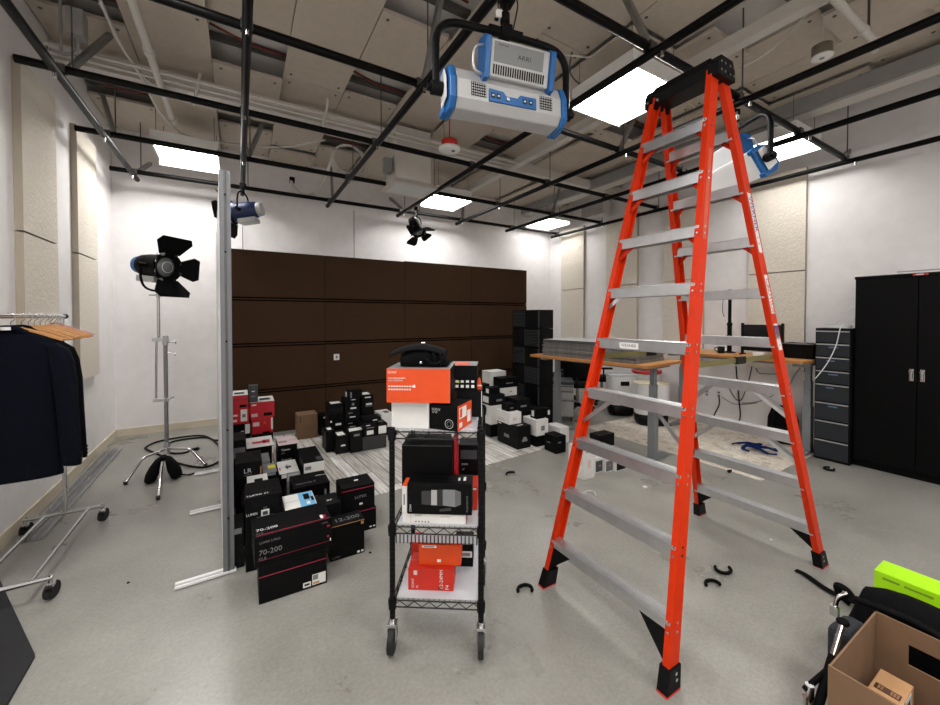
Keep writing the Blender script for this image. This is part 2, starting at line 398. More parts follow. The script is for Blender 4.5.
# ---------------------------------------------------------------- ceiling lamps
lamps = [(-.52, 5.97, 'lit square ceiling lamp above the standing film light at the left'), (3.08, 6.0, 'lit square ceiling lamp above the small black spotlight'), (5.66, 6.3, 'lit square ceiling lamp in the far back corner'),
         (3.02, 2.34, 'large bright square ceiling lamp to the left of the ladder top'), (5.50, 2.16, 'lit square ceiling lamp to the right of the ladder top'), (-.5, 2.3, None), (-.5, -1.2, None), (3.02, -1.2, None), (5.5, -1.2, None), (-.5, .55, None), (1.25, -1.2, None), (1.25, .1, None)]  # last entries, off the regular grid, are unseen fill lamps added to brighten
for x, y, lb in lamps:
    w = .33
    t = thing('ceiling_lamp', lb or {(-.5, 2.3): 'square ceiling lamp out of view above the garment rack', (-.5, -1.2): 'square ceiling lamp behind the camera at the left', (3.02, -1.2): 'square ceiling lamp behind the camera right of centre', (5.5, -1.2): 'square ceiling lamp behind the camera at the far right', (-.5, .55): 'added unseen fill lamp overhead, left of the camera', (1.25, -1.2): 'added unseen fill lamp behind the camera at the centre', (1.25, .1): 'added unseen fill lamp directly overhead, right of the camera'}[(x, y)], 'lamp', (x, y, 3.62), 0, 'square ceiling lamps')
    MB().box(-w, w, -w, w, .012, .10, WHITE).box(-w, w, -w, -w+.016, -.022, .012, WHITE).box(-w, w, w-.016, w, -.085, .012, WHITE).box(-w, -w+.016, -w, w, -.022, .012, WHITE).box(w-.016, w, -w, w, -.075, .012, WHITE).build('lamp_frame', t)  # deeper far-side lips added to shield nearby walls from the lamp light
    MB().add([(-w+.016,-w+.016,.004),(-w+.016,w-.016,.004),(w-.016,w-.016,.004),(w-.016,-w+.016,.004)], [(0,1,2,3)], LAMPD if x > 5 or (x, y) == (1.25, .1) else LAMP).build('lamp_diffuser', t)
    m = MB()
    for a in (-1, 1):
        for b in (-1, 1): m.cyl((a*.28, b*.28, .1), (a*.28, b*.28, .42), .003, DKSTEEL, seg=5)
    m.build('hanging_wire', t)
# ================================================================ ACOUSTIC PANELS, SWITCHES
def apanel(side, y0, y1, z0, z1, lb):
    m = MB(); tk = .05; inset = .012
    if side == 'L': xa, xb = XL + .001, XL + tk
    else: xa, xb = XR - tk, XR - .001
    m.box(xa, xb, y0, y1, z0, z1, ACOU, {'front': ACOUE, 'back': ACOUE, 'top': ACOUE, 'bottom': ACOUE})
    o = m.build('acoustic_panel', bevel=.004); tag(o, lb, 'acoustic panel', 'beige acoustic wall panels')
apanel('L', 4.22, 4.86, 2.25, 3.53, 'upper beige acoustic panel on the left wall, column nearer the camera')
apanel('L', 4.22, 4.86, .95, 2.235, 'lower beige acoustic panel on the left wall, partly behind the hanging jackets')
apanel('L', 5.38, 6.0, 2.25, 3.53, 'upper beige acoustic panel on the left wall, column nearer the back corner')
apanel('L', 5.38, 6.0, .95, 2.235, 'lower beige acoustic panel on the left wall, right of the wooden hangers')
for (a, b, w) in ((5.77, 6.42, 'closest to the back corner'), (4.5, 5.19, 'second from the back corner'), (3.34, 3.99, 'seen through the ladder, third from the back corner'), (2.08, 2.72, 'right of the ladder, nearest the drawer tower')):
    apanel('R', a, b, 2.2, 3.5, 'upper beige right-wall panel, ' + w)
    apanel('R', a, b, .9, 2.185, 'lower beige right-wall panel, ' + w)
for (p, q, lb) in ((707, 393, 'left one of the two white outlets under the far desk'), (719, 394, 'right one of the two white outlets under the far desk, with a black plug')):
    c = atx(p, q, XR)
    t = thing('wall_outlet', lb, 'outlet', (XR, c.y, c.z), 0, 'white outlets under the desk')
    MB().box(-.006, -.001, -.038, .038, -.06, .06, WHITE).build('cover_plate', t, .001)
    MB().box(-.009, -.006, -.017, .017, .008, .038, GRC).box(-.009, -.006, -.017, .017, -.038, -.008, GRC).build('socket', t)
# ================================================================ BROWN SCENIC WALL
bx = [-.09, 1.09, 2.33, 3.6, 4.86]; bz = [0, .61, 1.245, 1.87]; top = [2.50, 2.50, 2.51, 2.51]
names = ['leftmost, behind the piled boxes and partition post', 'second from the left, with the white switch plate', 'third from the left, behind the black camera bag', 'rightmost, beside the black ribbed tower']
for i in range(4):
    t = thing('wall_flat', 'dark brown grooved wall flat, ' + names[i], 'wall panel', (bx[i], 6.0, 0), 0, 'dark brown wall flats')
    w = bx[i+1] - bx[i] - .006
    m = MB(); zs = [0, .585, 1.22, 1.845, top[i]]
    for r in range(4):
        z0 = zs[r] + (.028 if r else 0); z1 = zs[r+1] - (.028 if r < 3 else 0)
        m.box(0, w, 0, .06, z0, z1, BROWN)
    m.build('board_face', t, .002)
    m = MB()
    m.box(0, w, .02, .058, .02, top[i] - .02, GROOVE)
    m.build('backing', t)
    for r in (1, 2, 3): MB().box(0, w, .004, .019, zs[r] - .009, zs[r] + .009, BROWN).build('reveal_strip', t)

c = aty(336.5, 357, 5.999)
t = thing('switch_plate', 'small white switch plate mounted on the brown wall flat', 'switch', (c.x, 5.998, c.z))
MB().box(-.04, .04, -.008, 0, -.045, .045, WHITE).build('cover_plate', t, .001); MB().box(-.012, .012, -.014, -.008, -.02, .02, GRC).build('switch_paddle', t)
# ================================================================ PARTITION SEEN EDGE-ON
pa = atz(229, 574); ang = math.atan2(.100, 2.1)
t = thing('partition_frame', 'tall narrow aluminium framed white partition seen edge-on at the left', 'partition', (-.068, 2.83, 0), ang)
MB().box(-.030, .030, 0, .05, .0, 2.5, ALU, {'front': mat('post grey', (108, 110, 114), .5), 'back': ALU, 'left': ALU, 'right': ALU, 'top': ALU, 'bottom': ALU}).box(-.006, .006, -.004, 0, .0, 2.5, DKSTEEL).build('end_post', t, .003)
MB().box(-.036, .036, 2.1, 2.15, 0, 2.5, ALU).build('end_post', t, .003)
MB().box(-.030, -.006, .05, 2.1, .06, 2.49, WHITE).build('panel', t)
for yy in (0.02, 1.03, 1.96):
    m = MB().bar((-.27 if yy < .5 else -.24, yy, .012), (.04, yy, .012), .06, .012, WHITE).bar((-.27 if yy < .5 else -.24, yy - .012, .022), (.04, yy - .012, .022), .01, .01, ALU)
    m.build('foot', t)
m = MB()
for z in (.35, .9, 1.45, 2.0, 2.35): m.cyl((0, -.009, z), (0, -.003, z), .006, BLACKM, seg=8)
m.build('screw', t)
# metal track on the floor along left wall
for i, xo in enumerate((0, .075)):
    m = MB().box(-.03, .03, -1.1, 1.1, 0.0, .006, STEEL).box(-.03, -.026, -1.1, 1.1, .006, .03, ALU).box(.026, .03, -1.1, 1.1, .006, .03, ALU)
    o = m.build('metal_track'); o.location = (-1.33 + xo, 5.05, .001)
    tag(o, 'long grey metal channel on the floor by the left wall, ' + ('against the baseboard' if i == 0 else 'farther from the baseboard'), 'channel', 'metal channels on the floor')
# ================================================================ VINYL SHEET AND RUG
o = MB().box(-1.42, 1.42, -1.22, 1.22, 0, .004, PLANK).build('vinyl_mat'); o.location = (1.76, 4.68, .001); o.rotation_euler = (0, 0, math.radians(4.5))
tag(o, 'white-washed wood plank vinyl sheet lying under the boxes', 'floor mat')
o = MB().box(-.87, .87, -1.1, 1.1, 0, .005, RUG).build('area_rug', bevel=.002); o.location = (5.2, 2.91, .0005); o.rotation_euler = (0, 0, math.radians(1.5))
tag(o, 'faded cream patterned rug under the standing desks', 'rug')
# ================================================================ LADDER
t = thing('step_ladder', 'tall orange fibreglass twin step ladder with black top cap', 'ladder', (2.39, 1.36, 0))
HT = 2.97
def rail_pt(sx, sy, z):    # centre of rail at height z
    f = z / HT
    return Vector((sx * (.82 + (.045 - .82) * f) - .07 * f, sy * (.40 + (.185 - .40) * f), z))
STEP = lambda k: .268 + .3 * (k - 1)
def rail(sx, sy):
    m = MB(); a = rail_pt(sx, sy, .0 + .02); b = rail_pt(sx, sy, HT)
    d = (b - a).normalized(); X = Vector((1, 0, 0)); xx = (X - d * X.dot(d)).normalized(); yy = d.cross(xx) ; yy = yy if yy.y * sy > 0 else -yy
    W, D, T = .035, .031, .006
    out = [(-W, 0), (W, 0), (W, -D), (W - T, -D), (W - T, -T), (-W + T, -T), (-W + T, -D), (-W, -D)]
    R = [[tuple(p + xx * q[0] * (1 if sx > 0 else 1) + yy * q[1]) for q in out] for p in (a, b)]
    m.loft(R, ORANGE, smooth=False); return m
for sx in (-1, 1):
    for sy in (-1, 1):
        m = rail(sx, sy)
        for k in range(1, 10):
            for dz in (-.018, .018):
                p = rail_pt(sx, sy, STEP(k) - .02 + dz)
                m.cyl(p + Vector((0, sy * -.001, 0)), p + Vector((0, sy * .003, 0)), .006, CHROME, seg=8)
                q = p + Vector((sx * .036, sy * -.016, 0)); m.cyl(q, q + Vector((sx * .004, 0, 0)), .006, CHROME, seg=8)
        m.build('rail', t)
        a = rail_pt(sx, sy, 0); b = rail_pt(sx, sy, .10)
        m = MB(); R = []
        for p, g in ((a, .048), (a + (b - a) * .12, .048), (b, .040)):
            R.append([tuple(p + Vector((g * i, sy * j, 0))) for i, j in ((-1, .008), (1, .008), (1, -.042), (-1, -.042))])
        m.loft(R, BLACKP, smooth=False); m.box(a.x - .049, a.x + .049, min(a.y + sy * .009, a.y - sy * .043), max(a.y + sy * .009, a.y - sy * .043), 0, .008, REDP)
        m.cyl(b + Vector((0, sy * .004, -.05)), b + Vector((0, sy * .014, -.05)), .008, CHROME, seg=8).cyl(b + Vector((0, sy * .004, -.025)), b + Vector((0, sy * .012, -.025)), .008, CHROME, seg=8)
        m.build('foot', t, .002)
for sx in (-1, 1):
    for k in range(1, 10):
        z = STEP(k); a = rail_pt(sx, -1, z); b = rail_pt(sx, 1, z); x = rail_pt(sx, -1, z - .028).x; hw = .030
        y0, y1 = a.y + .008, b.y - .008
        # C-shaped tread: ribbed top with lips front and back
        m = MB().box(x - hw, x + hw, y0, y1, z - .004, z + .002, ALU)
        for s_ in (-1, 1): m.box(x + s_ * hw - .002, x + s_ * hw + .002, y0, y1, z - .055, z + .002, ALU)
        for q in range(-3, 4): m.box(x + q * .012 - .002, x + q * .012 + .002, y0 + .01, y1 - .01, z + .002, z + .005, ALU)
        m.build('step', t, .0015)
        if k in ((1, 4, 6, 7, 8, 9) if sx < 0 else (1, 3, 4, 7, 8, 9)):
            for sy in (-1, 1):
                e = rail_pt(sx, sy, z - (.13 if k > 2 else .0))
                ln = .13 if k > 2 else 0
                if k == 1:
                    ee = rail_pt(sx, sy, z - .03); lo = rail_pt(sx, sy, .10)
                    m = MB().add([tuple(Vector((lo.x + c_, lo.y - sy * .02, lo.z))) for c_ in (-.03, .03)] + [tuple(Vector((ee.x + c_, ee.y - sy * .02, ee.z))) for c_ in (-.03, .03)] + [tuple(Vector((ee.x + c_, ee.y - sy * .17, ee.z))) for c_ in (-.03, .03)],
                              [(0,1,3,2),(2,3,5,4),(4,5,1,0),(0,2,4),(1,5,3)], BLACKP)
                    m.build('corner_brace', t)
                else:
                    big = k in (3, 4)
                    lo = rail_pt(sx, sy, z - (.20 if big else .11)); hi = Vector((x, (a.y if sy < 0 else b.y) - sy * (.2 if big else .075), z - (.03 if big else .045)))
                    for c_ in ((-.022, .022) if sx > 0 and big else (.0,)):
                        MB().bar((lo.x + c_, lo.y - sy * .012, lo.z), (hi.x + c_, hi.y, hi.z), .006, .022, ALU if k < 7 else ORANGE).build('knee_brace', t)
for sy in (-1, 1):
    z = 1.36; a = rail_pt(-1, sy, z); b = rail_pt(1, sy, z)
    MB().bar((a.x + .04, a.y - sy * .03, z), (b.x - .04, b.y - sy * .03, z + .0), .006, .03, OLIVE).box(-.05, .05, a.y - sy * .03 - .008, a.y - sy * .03 + .008, z - .02, z + .02, BLACKP).build('spreader_bar', t)
CO = -.07
m = MB().prism([(CO-.07, 2.93), (CO+.07, 2.93), (CO+.085, 2.98), (CO+.07, 3.03), (CO-.07, 3.03), (CO-.085, 2.98)], -.17, .17, BLACKP)
for sy in (-1, 1):
    m.prism([(CO-.09, 2.915), (CO+.09, 2.915), (CO+.085, 2.975), (CO+.06, 3.025), (CO-.06, 3.025), (CO-.09, 2.98)], sy * .165, sy * .222, BLACKP)
m.box(CO-.04, CO+.04, -.08, .08, 3.03, 3.042, BLACKP)
for sy in (-1, 1):
    for x in (-.075, -.03, .03, .075):
        for z in (2.94, 2.985): m.cyl((CO + x*.85, sy * .221, z), (CO + x*.85, sy * .227, z), .008, CHROME, seg=8)
for y in (.19, .135): m.cyl((CO - .098 if y > .17 else CO - .082, y, 2.94), (CO - .106 if y > .17 else CO - .09, y, 2.94), .009, CHROME, seg=8)
m.build('top_cap', t, .002)
def raildecal(sx, sy, z0, z1, mt, name, txt=None, tm=None, w=.026):
    m = MB(); pts = []
    for z in (z0, z1):
        p = rail_pt(sx, sy, z) + Vector((0, sy * .0008, 0)); pts += [p + Vector((-w, sy*.001, 0)), p + Vector((w, sy*.001, 0))]
    m.add(pts, [(0, 1, 3, 2)] if sy < 0 else [(1, 0, 2, 3)], mt)
    if txt:
        a = rail_pt(sx, sy, z1 - .02) + Vector((0, sy * .003, 0)); b = rail_pt(sx, sy, z0) + Vector((0, sy * .003, 0)); d = (b - a).normalized(); u = Vector((1, 0, 0)); u = (u - d * u.dot(d)).normalized()
        m.text(txt, a - u * .014, d, u, .052, tm)
    m.build(name, t)
raildecal(1, -1, 1.98, 2.32, WHITE, 'brand_label', 'WERNER', PURP, .02)
raildecal(1, -1, 1.62, 1.85, LBL, 'warning_label', 'CAUTION', REDP, .02)
raildecal(1, -1, 1.40, 1.56, LBL, 'warning_label', None, None, .024)
raildecal(1, -1, 1.47, 1.55, PURP, 'warning_label', None, None, .0245)
raildecal(-1, -1, 2.0, 2.5, mat('faded rail lettering', (200, 84, 56), .5), 'rail_lettering', None, None, .016)
m = MB(); z = STEP(5); a = rail_pt(-1, -1, z)
sxx = rail_pt(-1, -1, z - .028).x
m.box(sxx - .0328, sxx - .0322, .0, .12, z - .046, z - .012, LBL); m.text('WERNER', (sxx - .033, .11, z - .037), (0, -1, 0), (0, 0, 1), .024, INKB)
m.build('step_label', t)
# ================================================================ BLACK CABINET + DRAWER TOWER
t = thing('storage_cabinet', 'tall black steel two-door storage cabinet against the right wall', 'cabinet', (5.69, 1.03, 0))
MB().box(.02, .5, -.457, .457, .06, 2.02, CABB).box(.0, .5, -.46, .46, 2.0, 2.03, CABB).box(.03, .48, -.45, .45, 0, .06, CABB).build('body', t, .003)
for sy in (-1, 1):
    d = MB().box(-.0, .02, min(sy*.003, sy*.452), max(sy*.003, sy*.452), .075, 1.992, CABB).build('door', t, .003)
    MB().box(-.012, 0, sy*.036 - .016, sy*.036 + .016, .97, 1.09, CHROME).cyl((-.03, sy*.036, 1.06), (-.012, sy*.036, 1.06), .016, CHROME).bar((-.034, sy*.036, 1.07), (-.034, sy*.036, .985), .018, .016, CHROME, (1,0,0)).build('handle', d, .003)
MB().box(-.002, 0, -.06, .04, 2.006, 2.024, REDP).box(-.003, -.002, -.03, .02, 2.01, 2.02, WHITE).build('name_plate', t)
o = MB().box(-.2, .2, -.36, .36, 0, .018, WHITE).box(-.19, .2, -.35, .33, .018, .032, GREYC).build('boards', bevel=.002); o.location = (5.94, .86, 2.031)
tag(o, 'thin white boards lying on top of the black storage cabinet', 'board')
t = thing('drawer_tower', 'charcoal eight-drawer tower left of the black storage cabinet', 'drawers', (5.62, 1.64, 0))
MB().box(.0, .42, -.15, .15, .0, 1.475, BLACKP).build('body', t, .003)
zs = [.02, .235, .45, .655, .86, 1.01, 1.16, 1.31, 1.455]
for i in range(8):
    d = MB().box(-.012, .0, -.14, .14, zs[i] + .008, zs[i+1] - .006, DRAW).build('drawer', t, .002)
    MB().box(-.02, -.012, -.14, .14, zs[i+1] - .02, zs[i+1] - .008, ALU).build('pull_rail', d)
    if i in (2, 3, 4, 5, 6): MB().box(-.0135, -.012, -.02 if i % 2 else -.05, .05 if i % 2 else .03, zs[i+1] - .052, zs[i+1] - .038, mat('slate label', (96, 120, 150), .5)).build('drawer_label', d)
o = MB().box(-.14, .14, -.03, .03, 0, .035, WHITE).box(-.12, .12, -.006, .006, .035, .038, GRC).build('power_strip', bevel=.004); o.location = (5.78, 1.66, 1.476); o.rotation_euler = (0, 0, 1.2)
tag(o, 'white power strip lying on the charcoal drawer tower', 'power strip')
pts = [atx(836, 327, 5.74), atx(843, 308, 5.76), atx(850, 305, 5.80), atx(856, 310, 5.9)]
m = MB().tube(smooth_pts([(5.8, 1.70, 1.505), (5.79, 1.60, 1.62), (5.79, 1.54, 1.70), (5.83, 1.50, 1.66), (5.86, 1.55, 1.54)], 7), .004, WHITE, 6)
m.tube(smooth_pts([(5.74, 1.56, 1.52), (5.6, 1.57, 1.49), (5.585, 1.60, 1.3), (5.584, 1.66, 1.12), (5.584, 1.73, .98), (5.585, 1.78, .9)], 7), .005, WHITE, 6)
tag(m.build('white_cable'), 'thin white cable looping off the drawer tower and down its front', 'cable')
# ================================================================ DESKS
def desk(lb, ctr, rz, L, W, z, legs, grp, wood=DESKW):
    t = thing('standing_desk', lb, 'desk', (ctr[0], ctr[1], .0065 if ctr[0] > 5 else 0), rz, grp)
    MB().box(-L/2, L/2, -W/2, W/2, z - .03, z, wood, {'front': WOOD, 'back': WOOD, 'left': WOOD, 'right': WOOD}).build('desk_top', t, .006)
    MB().box(-L/2 + .25, L/2 - .25, -.2, -.16, z - .07, z - .032, GREYL).box(-L/2 + .25, L/2 - .25, .16, .2, z - .07, z - .032, GREYL).build('crossbar', t)
    for lx in legs:
        l = MB().box(lx - .04, lx + .04, -.045, .045, .03, .55, GREYL).box(lx - .033, lx + .033, -.037, .037, .55, .85, GREYL).box(lx - .027, lx + .027, -.03, .03, .85, z - .07, GREYL).box(lx - .05, lx + .05, -.3, .3, z - .07, z - .032, GREYL).build('leg', t, .003)
        MB().prism([(-.32, .012), (.32, .012), (.32, .02), (.08, .042), (-.08, .042), (-.32, .02)], lx - .04, lx + .04, GREYL, 'x').build('foot', l)
        m = MB()
        for y in (-.3, .3): m.cyl((lx, y, 0), (lx, y, .012), .02, RUBBER)
        m.build('foot_pad', l)
    return t
cc = Vector((3.86, 3.32)); rzd = -PI / 2 + math.radians(8); u = Vector((math.cos(rzd), math.sin(rzd)))
desk('wood-topped standing desk holding the stack of grey boards', cc, rzd, 1.60, .82, 1.10, (-.67, .66), 'standing desks')
desk('wood-topped standing desk along the right wall with mug and monitor', (5.72, 2.68), PI / 2, 1.74, .74, 1.10, (-.8, .7), 'standing desks')
z = 1.101
names = ['bottom'] + [n + ' from the bottom' for n in ('second', 'third', 'fourth', 'fifth', 'sixth', 'seventh', 'eighth', 'ninth', 'tenth')] + ['second from the top', 'topmost']
for i in range(12):
    h = .0175 if i < 10 else .0165
    if i == 10: z += .002
    o = MB().box(-.64, .64, -.31, .31, 0, h - .0012, PAPER if i < 10 else DSILV, {'top': GREYC, 'front': DSILV, 'back': DSILV, 'left': DSILV, 'right': DSILV, 'bottom': DSILV} if i == 11 else None).build('foam_board')
    o.location = (cc.x + u.x * .02 - .05 + random.uniform(-.014, .014), cc.y + u.y * .02 + random.uniform(-.014, .014), z); o.rotation_euler = (0, 0, rzd + random.uniform(-.014, .014))
    tag(o, 'grey board in the stack on the standing desk, ' + names[i], 'board', 'grey boards stacked on the desk'); z += h
# things on far desk: mug, bottle, monitor, tray, pole
dz = 1.1005
c = atz(722, 354, dz + .002)
t = thing('coffee_mug', 'black coffee mug on the desk along the right wall', 'mug', tuple(atz(721, 353.5, dz + .001)))
MB().lathe([(.036, 0), (.042, .01), (.043, .095), (.039, .095), (.038, .012)], BLACKP, 20).build('cup', t)
MB().tube(smooth_pts([(-.01, .042, .08), (-.012, .07, .075), (-.012, .075, .045), (-.01, .042, .022)], 5), .006, BLACKP, 8).build('handle', t)
t = thing('glass_bottle', 'clear glass jar with green label at the left end of the far desk', 'jar', tuple(atz(697, 352.5, dz + .001)))
MB().lathe([(.034, 0), (.036, .01), (.036, .1), (.02, .125), (.02, .15)], GLASSC, 20).build('glass', t); MB().lathe([(.0372, .03), (.0372, .085)], mat('green label', (120, 190, 150), .6), 20).build('jar_label', t); MB().cyl((0,0,.151),(0,0,.165), .022, WHITE).build('lid', t)
t = thing('light_pole', 'black telescoping pole with base standing on the far desk', 'pole', (5.83, 2.79, dz + .001))
MB().lathe([(.075, 0), (.075, .012), (.03, .03), (.022, .032)], BLACKM, 20).build('base', t)
MB().cyl((0,0,.03), (0,0,.4), .028, BLACKM).cyl((0,0,.4), (0,0,.88), .021, BLACKM).build('tube', t)
MB().cyl((0,0,.20), (0,0,.25), .036, BLACKM).cyl((0,0,.38), (0,0,.42), .033, BLACKM).cyl((0,0,.22), (-.06,.0,.22), .01, BLACKM).build('collar', t)
MB().tube(smooth_pts([(0, .02, .85), (-.01, .07, .8), (-.01, .09, .6), (0, .07, .5)], 6), .004, BLACKM, 6).build('cord', t)
t = thing('monitor', 'black monitor with side posts behind the ladder on the far desk', 'monitor', (5.75, 2.37, dz + .001), PI / 2)
MB().box(-.21, .21, -.015, .015, .06, .40, SCREEN).build('screen', t, .004)
for x in (-.222, .222): MB().box(x - .011, x + .011, -.02, .02, .02, .42, BLACKP).box(x - .015, x + .015, -.06, .06, 0, .02, BLACKP).build('side_post', t, .002)
MB().box(-.06, .06, .02, .10, 0, .05, WHITE).build('cable_box', t, .003)
t = thing('black_tray', 'wide low black open case at the right end of the far desk', 'case', (5.83, 1.985, dz + .001), PI / 2)
MB().box(-.14, .14, -.12, .12, 0, .012, BLACKM).build('bottom', t)
m = MB(); m.add([(-.14,-.12,.012),(.14,-.12,.012),(.16,-.15,.18),(-.16,-.15,.18),(-.14,.12,.012),(.14,.12,.012),(.16,.15,.18),(-.16,.15,.18)], [(0,1,2,3),(5,4,7,6),(4,0,3,7),(1,5,6,2)], BLACKM); m.build('wall', t)
MB().tube([(-.16,-.15,.18),(.16,-.15,.18),(.16,.15,.18),(-.16,.15,.18)], .006, STEEL, 6, closed=True).build('rim', t)
o = MB().box(-.05, .05, -.035, .035, 0, .012, WOOD).build('coaster', bevel=.002); o.location = (5.52, 2.55, dz + .001); tag(o, 'small brown coaster beside the black pole base', 'coaster')
# cables under far desk
def P3(px, py, X): return atx(px, py, X)
def cable(pts, r, m, lb, cat='cable', grp=None, name='cable', seg=6, n=6):
    o = MB().tube(smooth_pts(pts, n), r, m, seg).build(name); tag(o, lb, cat, grp); return o
cable([P3(719, 396, XR-.03), P3(719, 405, XR-.06), P3(714, 416, XR-.06), P3(715, 424, XR-.08), P3(724, 428, XR-.12), P3(734, 426, XR-.1), P3(740, 418, XR-.06), P3(739, 400, XR-.05), P3(737, 378, XR-.05), P3(736, 366, XR-.06)], .009, BLACKP, 'thick black cable from the outlet drooping to the rug and up to the desk')
cable([P3(727, 382, XR-.04), P3(731, 392, XR-.04), P3(736, 399, XR-.04), P3(741, 400, XR-.04), P3(745, 392, XR-.04), P3(749, 380, XR-.04), P3(752, 366, XR-.05)], .006, BLACKP, 'thin black cable hanging in a V shape under the far desk')
cable([P3(742, 403, XR-.03), P3(757, 402, XR-.03), P3(772, 396, XR-.03), P3(787, 388, XR-.03), P3(794, 376, XR-.04), P3(801, 366, XR-.06)], .005, GRC, 'thin grey cable sweeping to the right end of the far desk')
cable([P3(722, 397, XR-.02), P3(735, 404, XR-.02), P3(757, 403, XR-.02)], .005, GRC, 'short grey cable against the wall right of the outlets')
cable([P3(756, 368, XR-.1), P3(759, 373, XR-.1), P3(768, 374, XR-.1), P3(778, 374, XR-.1)], .005, BLACKP, 'short black cable just under the far desk top')
# backpack + blue jacket under desk
t = thing('backpack', 'black backpack leaning at the wall under the far desk', 'backpack', (5.93, 2.2, .012), .1)
R = []
for z, w, d in ((0, .15, .09), (.1, .17, .10), (.3, .16, .09), (.42, .12, .07), (.46, .07, .04)):
    R.append([(d * math.cos(a) , w * math.sin(a), z) for a in [2*PI*k/16 for k in range(16)]])
MB().loft(R, BLACKF).build('bag_body', t); MB().tube(smooth_pts([(-.09, .05, .40), (-.13, .06, .3), (-.12, .06, .1), (-.09, .06, .05)], 5), .014, BLACKF, 6).build('shoulder_strap', t)
R = []
for z, w, d in ((.06, .10, .02), (.12, .12, .045), (.22, .10, .03)): R.append([(-.095 - d * max(0, math.cos(a)), w * math.sin(a), z) for a in [2*PI*k/12 for k in range(12)]])
MB().loft(R, BLACKM).build('front_pocket', t)
o = MB(); 
for q in range(5):
    a = q * 1.25; o.tube(smooth_pts([(0, 0, .03), (.10*math.cos(a), .10*math.sin(a), .045), (.17*math.cos(a+.3), .2*math.sin(a+.3), .02), (.2*math.cos(a+.7), .24*math.sin(a+.7), .018)], 5), [.028]*6+[.022]*5+[.014]*5, BLUEC, 8, flat=.6)
o = o.build('blue_straps'); o.location = (5.32, 2.24, .012); tag(o, 'tangled blue straps lying on the rug in front of the backpack', 'strap')
# ================================================================ BLACK RIBBED TOWER (stacked road cases)
RIB = mat('charcoal rib', (48, 50, 52), .5)
t = thing('storage_tower', 'tall black ribbed storage tower beside the brown wall flats', 'storage tower', (3.82, 4.42, 0))
tw, td, hh = .27, .66, 1.71 / 6
for i in range(6):
    z = i * hh
    m = MB().box(0, tw, 0, td, z + .002, z + hh - .002, BLACKP)
    ya, yb_ = (.03, .33) if i % 2 == 0 else (.36, td - .03)
    for j in range(11):
        zz = z + .03 + j * (hh - .06) / 10
        m.box(-.012, 0, ya, yb_, zz - .005, zz + .005, RIB)
    m.box(-.016, 0, 0, .022, z + .01, z + hh - .01, RIB).box(-.004, 0, .34, .35, z + .01, z + hh - .01, RIB)
    m.box(.03, .045, -.006, 0, z + .02, z + hh - .02, BLACKP)
    m.build('crate', t, .006)
# ================================================================ PEDESTAL, BINS, CHAIRS
p = atz(563, 421)
t = thing('file_pedestal', 'grey rolling file pedestal with cushion top under the desk', 'file cabinet', (p.x + .14, p.y + .16, 0), math.radians(-43)); t.scale = (.82, .9, 1)
MB().box(-.2, .2, -.25, .25, .07, .56, GREYC).build('body', t, .004)
for z0, z1 in ((.08, .33), (.34, .47), (.48, .55)):
    d = MB().box(-.195, .195, -.268, -.25, z0, z1, GREYC).build('drawer', t, .003); MB().box(-.19, .19, -.274, -.268, z1 - .018, z1 - .006, DSILV).build('pull', d)
MB().box(-.2, .2, -.26, .25, .562, .61, DGC).build('cushion', t, .015)
m = MB()
for a in (-.16, .16):
    for b in (-.2, .2): m.cyl((a - .012, b, .03), (a + .012, b, .03), .03, RUBBER).cyl((a, b, .04), (a, b, .07), .01, STEEL)
m.build('caster', t)
def bin_(loc, rz, w, d, h, lb, kind):
    t = thing('waste_bin', lb, 'bin', (loc[0], loc[1], .0105), rz, 'white bins by the rug')
    def ring(s_, z): return [(w/2*s_*math.copysign(abs(math.cos(a))**.7, math.cos(a)), d/2*s_*math.copysign(abs(math.sin(a))**.7, math.sin(a)), z) for a in [2*PI*k/28 for k in range(28)]]
    MB().loft([ring(.80, 0), ring(.9, .05), ring(.92, h*.27)], BLACKP).build('base', t)
    MB().loft([ring(.925, h*.27), ring(.96, h*.6), ring(1.0, h)], BIN, cap=False).loft([ring(.97, h), ring(.93, h*.6), ring(.88, h*.35)], BIN).loft([ring(1., h), ring(.97, h)], BIN, cap=False).build('body', t)
    if kind == 'handle':
        MB().box(-.07, .07, -d/2*.99 - .004, -d/2*.97 + .006, h*.76, h*.87, BLACKP).build('handle_slot', t, .008)
        MB().tube([(p_[0], p_[1], h + .012) for p_ in ring(1.0, 0)], .012, CLEAR, 8, closed=True).build('rim', t)
    else:
        MB().loft([ring(.99, h + .001), ring(.99, h + .02)], mat('cream lid', (222, 212, 186), .5)).build('lid', t)
p = atz(649, 427)
bin_((p.x + .16, p.y + .08), math.radians(-35), .50, .38, .60, 'white tapered bin with black base and cream lid, nearest the desk leg', 'lid')
p = atz(629, 421)
bin_((p.x + .24, p.y + .34), math.radians(-30), .46, .34, .64, 'white bin with a black handle slot and clear rim', 'handle')
t = thing('waste_bin', 'white bin with a bright red lid behind the other bins', 'bin', (5.95, 4.14, .0), 0, 'white bins by the rug'); t.scale = (1.0, 1.0, 1.05)
MB().lathe([(.17, 0), (.2, .5), (.22, .62)], BIN, 28).build('body', t); MB().lathe([(.225, .621), (.24, .64), (.235, .665), (.1, .675)], REDP, 28).build('lid', t)
